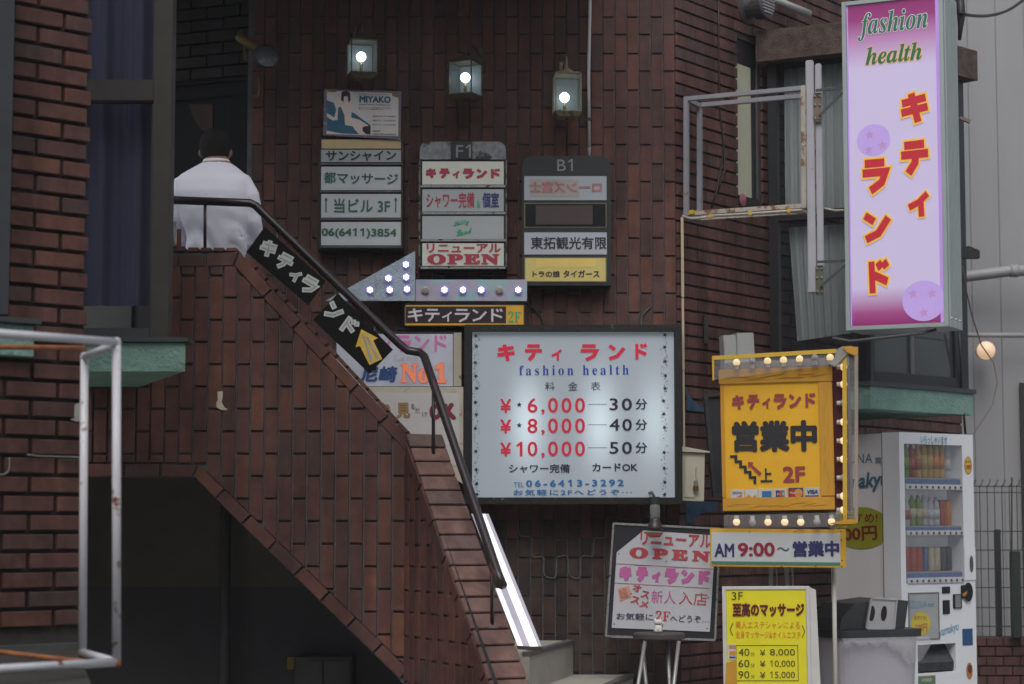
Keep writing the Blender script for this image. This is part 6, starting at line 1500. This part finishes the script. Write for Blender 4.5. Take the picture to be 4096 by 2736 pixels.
# hood: rises from the rim with a front panel facing right-front
u_, v_ = fb.h2(3478, 2395); hx0 = fb.h2(3298, 2500)[0]; hx1 = fb.h2(3458, 2500)[0]; hx2 = fb.h2(3582, 2400)[0]
prof = [(hx0, zl_+.023), (hx0+.02, zl_+.09), (fb.h2(3360, 2410)[0], fb.h2(3360, 2412)[1]), (fb.h2(3500, 2390)[0], fb.h2(3480, 2392)[1]), (fb.h2(3580, 2400)[0]-.01, fb.h2(3575, 2400)[1]), (fb.h2(3572, 2510)[0]-.02, zl_+.028), (fb.h2(3560, 2516)[0], zl_+.023)]
MB().prism(prof, -.15, .17).build('hood', BKB, T, bevel=.012)
fpn = [fb.h2(u, v, -.16) for u, v in ((3462, 2514), (3572, 2514), (3582, 2398), (3482, 2392))]
fpn_o = MB().prism(fpn, -.168, -.1505).build('slot_panel', M('panel_silver', (.40, .40, .42), .4, var=.06), T, bevel=.004)
mb = MB(); q4 = [Vector((p[0], -.172, p[1])) for p in fpn]
for k in range(4): mb.bar(q4[k], q4[(k+1) % 4], .008, .01)
mb.build('slot_rim', M('panel_silver', (.40, .40, .42), .4, var=.06), T)
for u, v in ((3488, 2454), (3536, 2454)):
    c = fb.hit(u, v, -.17); e = fb.hit(u+12, v, -.17); t_ = fb.hit(u, v-31, -.17); a_, b_ = abs(e.x-c.x), abs(t_.z-c.z)
    MB().flat([(c.x+a_*math.cos(k*math.pi/12)+.25*a_*math.sin(k*math.pi/12), c.z+b_*math.sin(k*math.pi/12)) for k in range(24)], -.1695).build('slot', M('slot_black', (.008, .008, .009), .6), T)
lb_ = MB(); n = 28
BAG = M('bag_clear', (.50, .50, .52), .12, alpha=.42, bump=.35, scale=5)
for j in range(n+1):
    t = j/n; x = xl_-.01+(xr_-xl_+.035)*t; sag = .05+.015*math.sin(j*1.3)+(.12*max(0, 1-abs(t-.80)/.28))
    for kz, yy in ((0, -.222), (.35, -.232+.008*math.sin(j*1.7)), (.7, -.236+.01*math.cos(j*2.1)), (1, -.226)): lb_.v.append((x+.004*math.sin(j*2+kz*5), yy, zr_+.004-sag*kz))
for j in range(n):
    for k in range(3): lb_.f.append((j*4+k, (j+1)*4+k, (j+1)*4+k+1, j*4+k+1))
lb_.build('liner_bag', BAG, T, smooth=True)

# ================================================================== far right: metal-clad building, pipes, lamp, fence
T = thing('metal_building', 'light grey ribbed metal-clad building at the right edge', 'building', loc=P(3850, 2500, 17.5))
o_ = P(3850, 2500, 17.5); SG = M('siding_grey', (.30, .30, .31), .5, var=.06, scale=3, streak=True)
xw0 = P(3780, 1368, 17.5).x-o_.x
MB().box(xw0, xw0+6, .03, 3, -o_.z, 8-o_.z).build('wall', SG, T)
x = xw0; k = 0; pan = None
while x < xw0+2.0:
    wd = .24; mb = MB()
    mb.box(x, x+wd-.0045, .018, .028, -o_.z+.3, 7.5-o_.z)
    if k % 3 == 0: mb.box(x+wd*.42, x+wd*.42+.012, .010, .0175, -o_.z+.3, 7.5-o_.z)
    mb.build('siding_panel', SG, T, bevel=.003); x += wd; k += 1
MB().box(P(4076, 1500, 17.5).x-o_.x, P(4400, 1500, 17.5).x-o_.x, -.03, .003, -o_.z, P(4080, 1532, 17.5).z-o_.z).build('shutter_edge', M('shutter_dark', (.03, .03, .033), .5), T)
pg = M('pipe_grey', (.30, .30, .31), .5, var=.08)
T = thing('wall_pipe', 'thick grey horizontal pipe on the metal building, higher of the two', 'pipe', loc=P(3950, 1090, 17.3))
o_ = P(3950, 1090, 17.3); MB().tube([P(3770, 1112, 17.3)-o_, P(3855, 1108, 17.3)-o_, P(4045, 1084, 17.2)-o_, P(4200, 1080, 17.2)-o_], .045, 12).build('pipe', pg, T, smooth=True); MB().tube([P(4040, 1085, 17.2)-o_, P(4075, 1083, 17.2)-o_], .052, 12).build('coupling', pg, T, smooth=True)
T = thing('wall_pipe', 'thinner grey horizontal pipe low on the metal building above the globe lamp', 'pipe', loc=P(3950, 1340, 17.3))
o_ = P(3950, 1340, 17.3); MB().tube([P(3770, 1340, 17.3)-o_, P(4200, 1342, 17.3)-o_], .02, 10).build('pipe', pg, T, smooth=True)
T = thing('globe_lamp', 'round frosted wall lamp glowing warm on the metal building', 'lamp', loc=P(3944, 1402, 17.2))
r = 37/F*17.2
MB().lathe([(0, -r*1.0)]+[(r*math.cos(a), r*math.sin(a)) for a in [math.pi*(k/10-.5) for k in range(1, 10)]]+[(0, r)], n=24, axis='y').build('globe', M('globe_warm', (.6, .5, .4), .5, em=.55, emcol=(1, .62, .34), var=.05), T, smooth=True)
MB().lathe([(r*.7, -.16), (r*.7, -r*.55)], n=20, axis='y').build('base', pg, T)
tag(MB().prism([(0, 0), (.12, 0), (.12, .05), (.05, .08), (0, .07)], 0, .06).build('pipe_bracket', cb), 'small black bracket jutting out right of the pink sign', 'bracket').location = P(3846, 1032, 13.6)
tag(MB().bar(P(3838, 470, 13.6), P(3880, 488, 13.6), .025, .02).build('pipe_stub', M('stub_brown', (.16, .11, .10), .6)), 'short brownish metal stub right of the pink sign', 'bracket')
tag(MB().tube([P(*q) for q in ((3838, 1330, 13.7), (3845, 1480, 13.75), (3850, 1600, 13.78), (3862, 1735, 13.7))], .008, 6).build('corner_cable', cb, smooth=True), 'black cable dropping past the green ledge corner to the vending machine', 'cable')
# fence
FN = M('fence_dark', (.028, .032, .030), .5)
T = thing('mesh_fence', 'dark green welded mesh fence beside the vending machine', 'fence', loc=P(3990, 2545, 16.5))
o_ = P(3990, 2545, 16.5); z0 = 0; zT = P(3990, 1945, 16.5).z-o_.z; s = 16.5/F
x0_ = P(3860, 2000, 16.5).x-o_.x
for k in range(14):
    x = x0_+k*29.5*s; MB().tube([(x, 0, 0), (x, 0, zT-.0), (x+.012, -.03, zT+.02), (x+.02, -.02, zT+.05), (x+.03, .0, zT+.045)], .0035, 5).build('wire', FN, T)
for k, v in enumerate((1945, 1970, 2125, 2200, 2275, 2350, 2430, 2505)): z = P(3990, v, 16.5).z-o_.z; MB().tube([(x0_, 0, z), (x0_+14*29.5*s, 0, z)], .0045, 5).build('rail_wire', FN, T)
for u, v0 in ((3989, 2118),): a = P(u, v0, 16.5)-o_; MB().box(a.x-.022, a.x+.022, -.02, .03, 0, a.z).build('post', FN, T, bevel=.003)
a = P(4064, 2205, 16.3)-o_; MB().box(a.x-.035, a.x+.035, -.2, -.12, 0, a.z).build('post', FN, T, bevel=.003)
MB().tube([P(4047, 1910, 16.3)-o_, P(4047, 2560, 16.3)-o_], .006, 6).build('wire', FN, T)
lwf = Fr(Vector((P(3800, 2550, 16.5).x, 16.4, 0)), Vector((1, 0, 0)))
T = thing('low_brick_wall', 'low red brick wall carrying the dark mesh fence at lower right', 'wall', lwf)
zt = lwf.h2(3990, 2548)[1]
MB().box(0, 2.5, .005, .25, 0, zt-.004).build('mortar_bed', MORTP, T)
polys = []; k = 0; z = zt-.004
while z > .05:
    x = -.06*(k % 2)-.0; hh = .075
    while x < 2.5: polys.append(rect(max(x, 0), z-hh+.012, min(x+.122, 2.5), z)); x += .13
    z -= hh; k += 1
lay(T, lwf, polys, BRE, limit=120)
# small end wall piece behind the bin
e_ = Fr(P(3278, 2736, 12.9)*1.0, Vector((1, 0, 0))); e_ = Fr(Vector((e_.m[0][3], 12.9, 0)), Vector((1, 0, 0)))
T = thing('low_pier', 'small red brick pier end behind the recycling bin', 'wall', e_)
zt = e_.h2(3300, 2630)[1]
MB().box(0, .055, .004, .3, 0, zt).build('mortar_bed', MORTP, T)
lay(T, e_, [rect(.0, zt-.08*(k+1)+.012, .052, zt-.08*k) for k in range(9)], BRE, limit=20)

# ================================================================== the man on the landing
Yp = 11.70; sp_ = Yp/F
cen = P(842, 1368, Yp).x; zc = lambda v: P(842, v, Yp).z
T = thing('person', 'man seen from behind in white shirt with short black hair on the landing', 'person', loc=(cen, Yp, 1.9))
z = lambda v: zc(v)-1.9
def rings(mb, secs, n=20):                               # secs: (cx, cy, z, rx, ry)
    vs = []; fs = []
    for cx, cy, zz, rx, ry in secs:
        for j in range(n): a = 2*math.pi*j/n; vs.append((cx+rx*math.cos(a), cy+ry*math.sin(a), zz))
    k = len(secs)
    for i in range(k-1):
        for j in range(n): fs.append((i*n+j, i*n+(j+1) % n, (i+1)*n+(j+1) % n, (i+1)*n+j))
    fs += [tuple(range(n-1, -1, -1)), tuple(range((k-1)*n, k*n))]; mb.add(vs, fs)
X = lambda u: (u-842)*sp_
mb = MB()
# torso (back slightly rounded, leaning forward)
rings(mb, [(X(862), .05, z(1290), .155, .12), (X(866), .02, z(1130), .158, .12), (X(866), -.02, z(1010), .160, .125), (X(862), -.05, z(930), .170, .13), (X(855), -.065, z(850), .188, .14), (X(848), -.06, z(780), .205, .138), (X(846), -.04, z(730), .208, .12), (X(848), -.01, z(695), .175, .10), (X(852), .02, z(668), .125, .085), (X(852), .05, z(645), .080, .070), (X(848), .085, z(618), .060, .062), (X(845), .105, z(592), .056, .060)], 24)
hc = Vector((X(842), .110, z(580))); 
rings(mb, [(hc.x+0, hc.y+.01, hc.z-.112, .038, .04), (hc.x, hc.y+.01, hc.z-.095, .062, .07), (hc.x, hc.y, hc.z-.05, .080, .088), (hc.x, hc.y, hc.z, .086, .098), (hc.x, hc.y, hc.z+.045, .084, .096), (hc.x, hc.y, hc.z+.08, .067, .079), (hc.x, hc.y, hc.z+.102, .035, .045), (hc.x, hc.y, hc.z+.107, .01, .01)], 20)
for s in (-1, 1): mb.lathe([(0, -.028), (.010, -.02), (.014, 0), (.012, .02), (0, .028)], (hc.x+s*.092, hc.y-.012, hc.z-.032), 10, sy=.9, sx=.6)
mb.lathe([(0, -.02), (.012, 0), (.008, .02), (0, .03)], (hc.x, hc.y+.098, hc.z-.02), 8)          # nose, facing away
def limb(pts, rad): mb.tube([Vector(p) for p in pts], rad, 16)
# arms: shoulder, elbow, hand in front on the far side
limb([(X(735), -.03, z(735)), (X(712), -.03, z(780)), (X(706), .0, z(870)), (X(712), .05, z(950)), (X(735), .16, z(945)), (X(790), .26, z(920))], [.062, .066, .056, .046, .040, .030])
limb([(X(950), -.03, z(725)), (X(985), -.03, z(790)), (X(1003), .0, z(880)), (X(1000), .06, z(955)), (X(970), .17, z(960)), (X(915), .27, z(925))], [.064, .068, .058, .048, .040, .030])
for s, hx, hz in ((-1, X(795), z(918)), (1, X(910), z(922))):
    mb.lathe([(0, -.04), (.028, -.02), (.034, 0), (.028, .03), (0, .045)], (hx-s*-.01, .29, hz), 10, sy=.5)
    for k in range(4): mb.tube([(hx+s*(.0-.016+.011*k), .295, hz+.03), (hx+s*(-.016+.011*k), .315, hz+.065-.004*abs(k-1.5)), (hx+s*(-.016+.011*k), .305, hz+.085-.008*abs(k-1.5))], [.0085, .008, .0065], 8)
    mb.tube([(hx-s*.03, .29, hz-.005), (hx-s*.045, .30, hz+.02), (hx-s*.045, .31, hz+.04)], [.010, .0095, .007], 8)
# legs and feet
for s in (-1, 1):
    limb([(X(852)+s*.085, .05, z(1250)), (X(852)+s*.09, .05, .85-.0), (X(852)+s*.095, .03, .47), (X(852)+s*.10, .06, .09)], [.095, .088, .058, .042])
    limb([(X(852)+s*.10, .03, .055), (X(852)+s*.105, .12, .045), (X(852)+s*.11, .21, .03)], [.045, .043, .03])
o = mb.build('body', M('skin', (.26, .14, .10), .55, var=.06), T)
md = o.modifiers.new('r', 'REMESH'); md.mode = 'VOXEL'; md.voxel_size = .009
md = o.modifiers.new('s', 'SMOOTH'); md.iterations = 6; md.factor = .6
dg = bpy.context.evaluated_depsgraph_get(); me = bpy.data.meshes.new_from_object(o.evaluated_get(dg)); o.modifiers.clear(); o.data = me
# shirt cloth folds pressed into the same surface
SHM = M('shirt_white', (.80, .80, .90), .8, var=.03, scale=5, bump=.12); TRM = M('trousers_dark', (.03, .03, .035), .8); me.materials.clear()
for m_ in (M('skin', (.26, .14, .10), .55), SHM, TRM, M('shoe_black', (.015, .015, .015), .4)): me.materials.append(m_)
zb_c = z(660); zwaist = z(1200)
for v in me.vertices:
    c = v.co; 
    if zwaist < c.z < z(700) :
        k = 0
        # diagonal creases running from the right armpit down-left, and at the waist
        d = (c.x-X(990))*.75+(z(760)-c.z)*.62; e = (c.x-X(990))*(-.62)+(z(760)-c.z)*.75
        wgt = max(0, min(1, (c.x-X(800))/.2))*max(0, min(1, (z(790)-c.z)/.12))
        f_ = math.sin(e*52+2*math.sin(d*7))*.55+math.sin(e*31+d*9+1)*.45
        k += .008*wgt*f_
        wg2 = max(0, min(1, (z(860)-c.z)/.2)); k += .011*wg2*math.sin(c.z*34+c.x*22+1.5*math.sin(c.x*30))
        k += .003*math.sin(c.x*60+c.z*9)*wg2
        n_ = v.normal; v.co = c+n_*(k+.004)
for p in me.polygons:
    c = p.center; neck = z(648)+.25*(abs(c.x-X(850))**1.2)*-.2
    hand = c.y > .225 and abs(c.x) < .2
    p.material_index = 3 if c.z < .085 else 2 if c.z < zwaist+.03 else 0 if (c.z > z(650) or hand) else 1
    p.use_smooth = True
me.update()
HRM = M('hair_black', (.007, .006, .006), .65, bump=.8, scale=40, spec=.3)
hm = MB(); rings(hm, [(hc.x, hc.y-.012, hc.z-.105, .064, .074), (hc.x, hc.y-.012, hc.z-.066, .072, .080), (hc.x, hc.y-.012, hc.z-.045, .082, .090), (hc.x, hc.y-.008, hc.z, .0905, .102), (hc.x, hc.y-.003, hc.z+.04, .090, .103), (hc.x, hc.y, hc.z+.075, .077, .090), (hc.x, hc.y, hc.z+.100, .053, .064), (hc.x, hc.y, hc.z+.112, .032, .040), (hc.x, hc.y, hc.z+.116, .012, .012)], 28)
hr = hm.build('hair', HRM, T, smooth=True)
for v in hr.data.vertices:
    v.co += Vector((0, 0, random.uniform(-.003, .003)))
    if v.co.y > hc.y+.045 and v.co.z < hc.z+.04: v.co.y = hc.y+.03; v.co.x = hc.x+(v.co.x-hc.x)*.85   # hairline: face side stays bare
md = o.modifiers.new('s', 'SMOOTH'); md.iterations = 5; md.factor = .5
dg = bpy.context.evaluated_depsgraph_get(); me2 = bpy.data.meshes.new_from_object(o.evaluated_get(dg)); o.modifiers.clear(); o.data = me2
cl = MB(); rings(cl, [(X(852), .032, z(680), .110, .088), (X(851), .045, z(660), .088, .078), (X(850), .065, z(632), .073, .072)], 24); cl.build('collar', SHM, T, smooth=True)
# red-brown tube by the man
T = thing('upright_strip', 'reddish brown upright strip beside the plastic cup on the landing parapet', 'post', loc=P(715, 990, 11.2))
MB().box(-.012, .012, -.01, .01, -.02, .10).build('strip', M('strip_rust', (.12, .04, .025), .7), T, bevel=.002)

# ================================================================== buildings across the street (behind the viewpoint), seen in reflections
for k, (x0, x1, h, col) in enumerate(((-14, -3.5, 8.5, (.22, .20, .18)), (-3.3, 4.2, 7.4, (.26, .25, .24)), (4.4, 15, 9.2, (.17, .14, .12)))):
    lab = ('tan three-storey building across the street, left one', 'pale grey building across the street, middle one', 'brown building across the street, right one')[k]
    T = thing('opposite_building', lab, 'building', loc=(x0, -2.2, 0)); W_ = x1-x0
    mb = MB(); mb.box(0, W_, -4, -.15, 0, h); mb.build('wall', M('opp_wall%d' % k if False else ('opposite_wall_'+('tan', 'grey', 'brown')[k]), col, .85, var=.12, scale=1.5), T)
    MB().box(-.05, W_+.05, -.2, .12, h, h+.25).build('parapet', CB, T)
    nx = int(W_/1.7)
    for fl in range(int(h/2.8)):
        for j in range(nx):
            x = (j+.5)*W_/nx; wf_ = MB().box(x-.55, x+.55, -.149, -.10, fl*2.8+.9, fl*2.8+2.3).build('window', M('frame_grey', (.045, .05, .053), .5), T)
            MB().box(x-.5, x+.5, -.099, -.09, fl*2.8+.95, fl*2.8+2.25).build('pane', M('opposite_glass', (.04, .05, .06), .08), wf_)
for o in list(bpy.data.objects):
    if o.type == 'EMPTY' and not o.children: print('EMPTY NO CHILD', o.name)
# ================================================================== added thin haze volume, put in only to lift the blacks
hz = MB().box(-24, 24, -22, 30, -1.2, 14).build('black_lift_haze', bpy.data.materials.new('black_lift_volume'))
hz['kind'] = 'stuff'
m = hz.data.materials[0]; m.use_nodes = True; t = m.node_tree; t.nodes.clear(); o = t.nodes.new('ShaderNodeOutputMaterial'); v = t.nodes.new('ShaderNodeVolumePrincipled')
v.inputs['Density'].default_value = .0016; v.inputs['Color'].default_value = (.92, .94, 1, 1); t.links.new(v.outputs[0], o.inputs['Volume'])
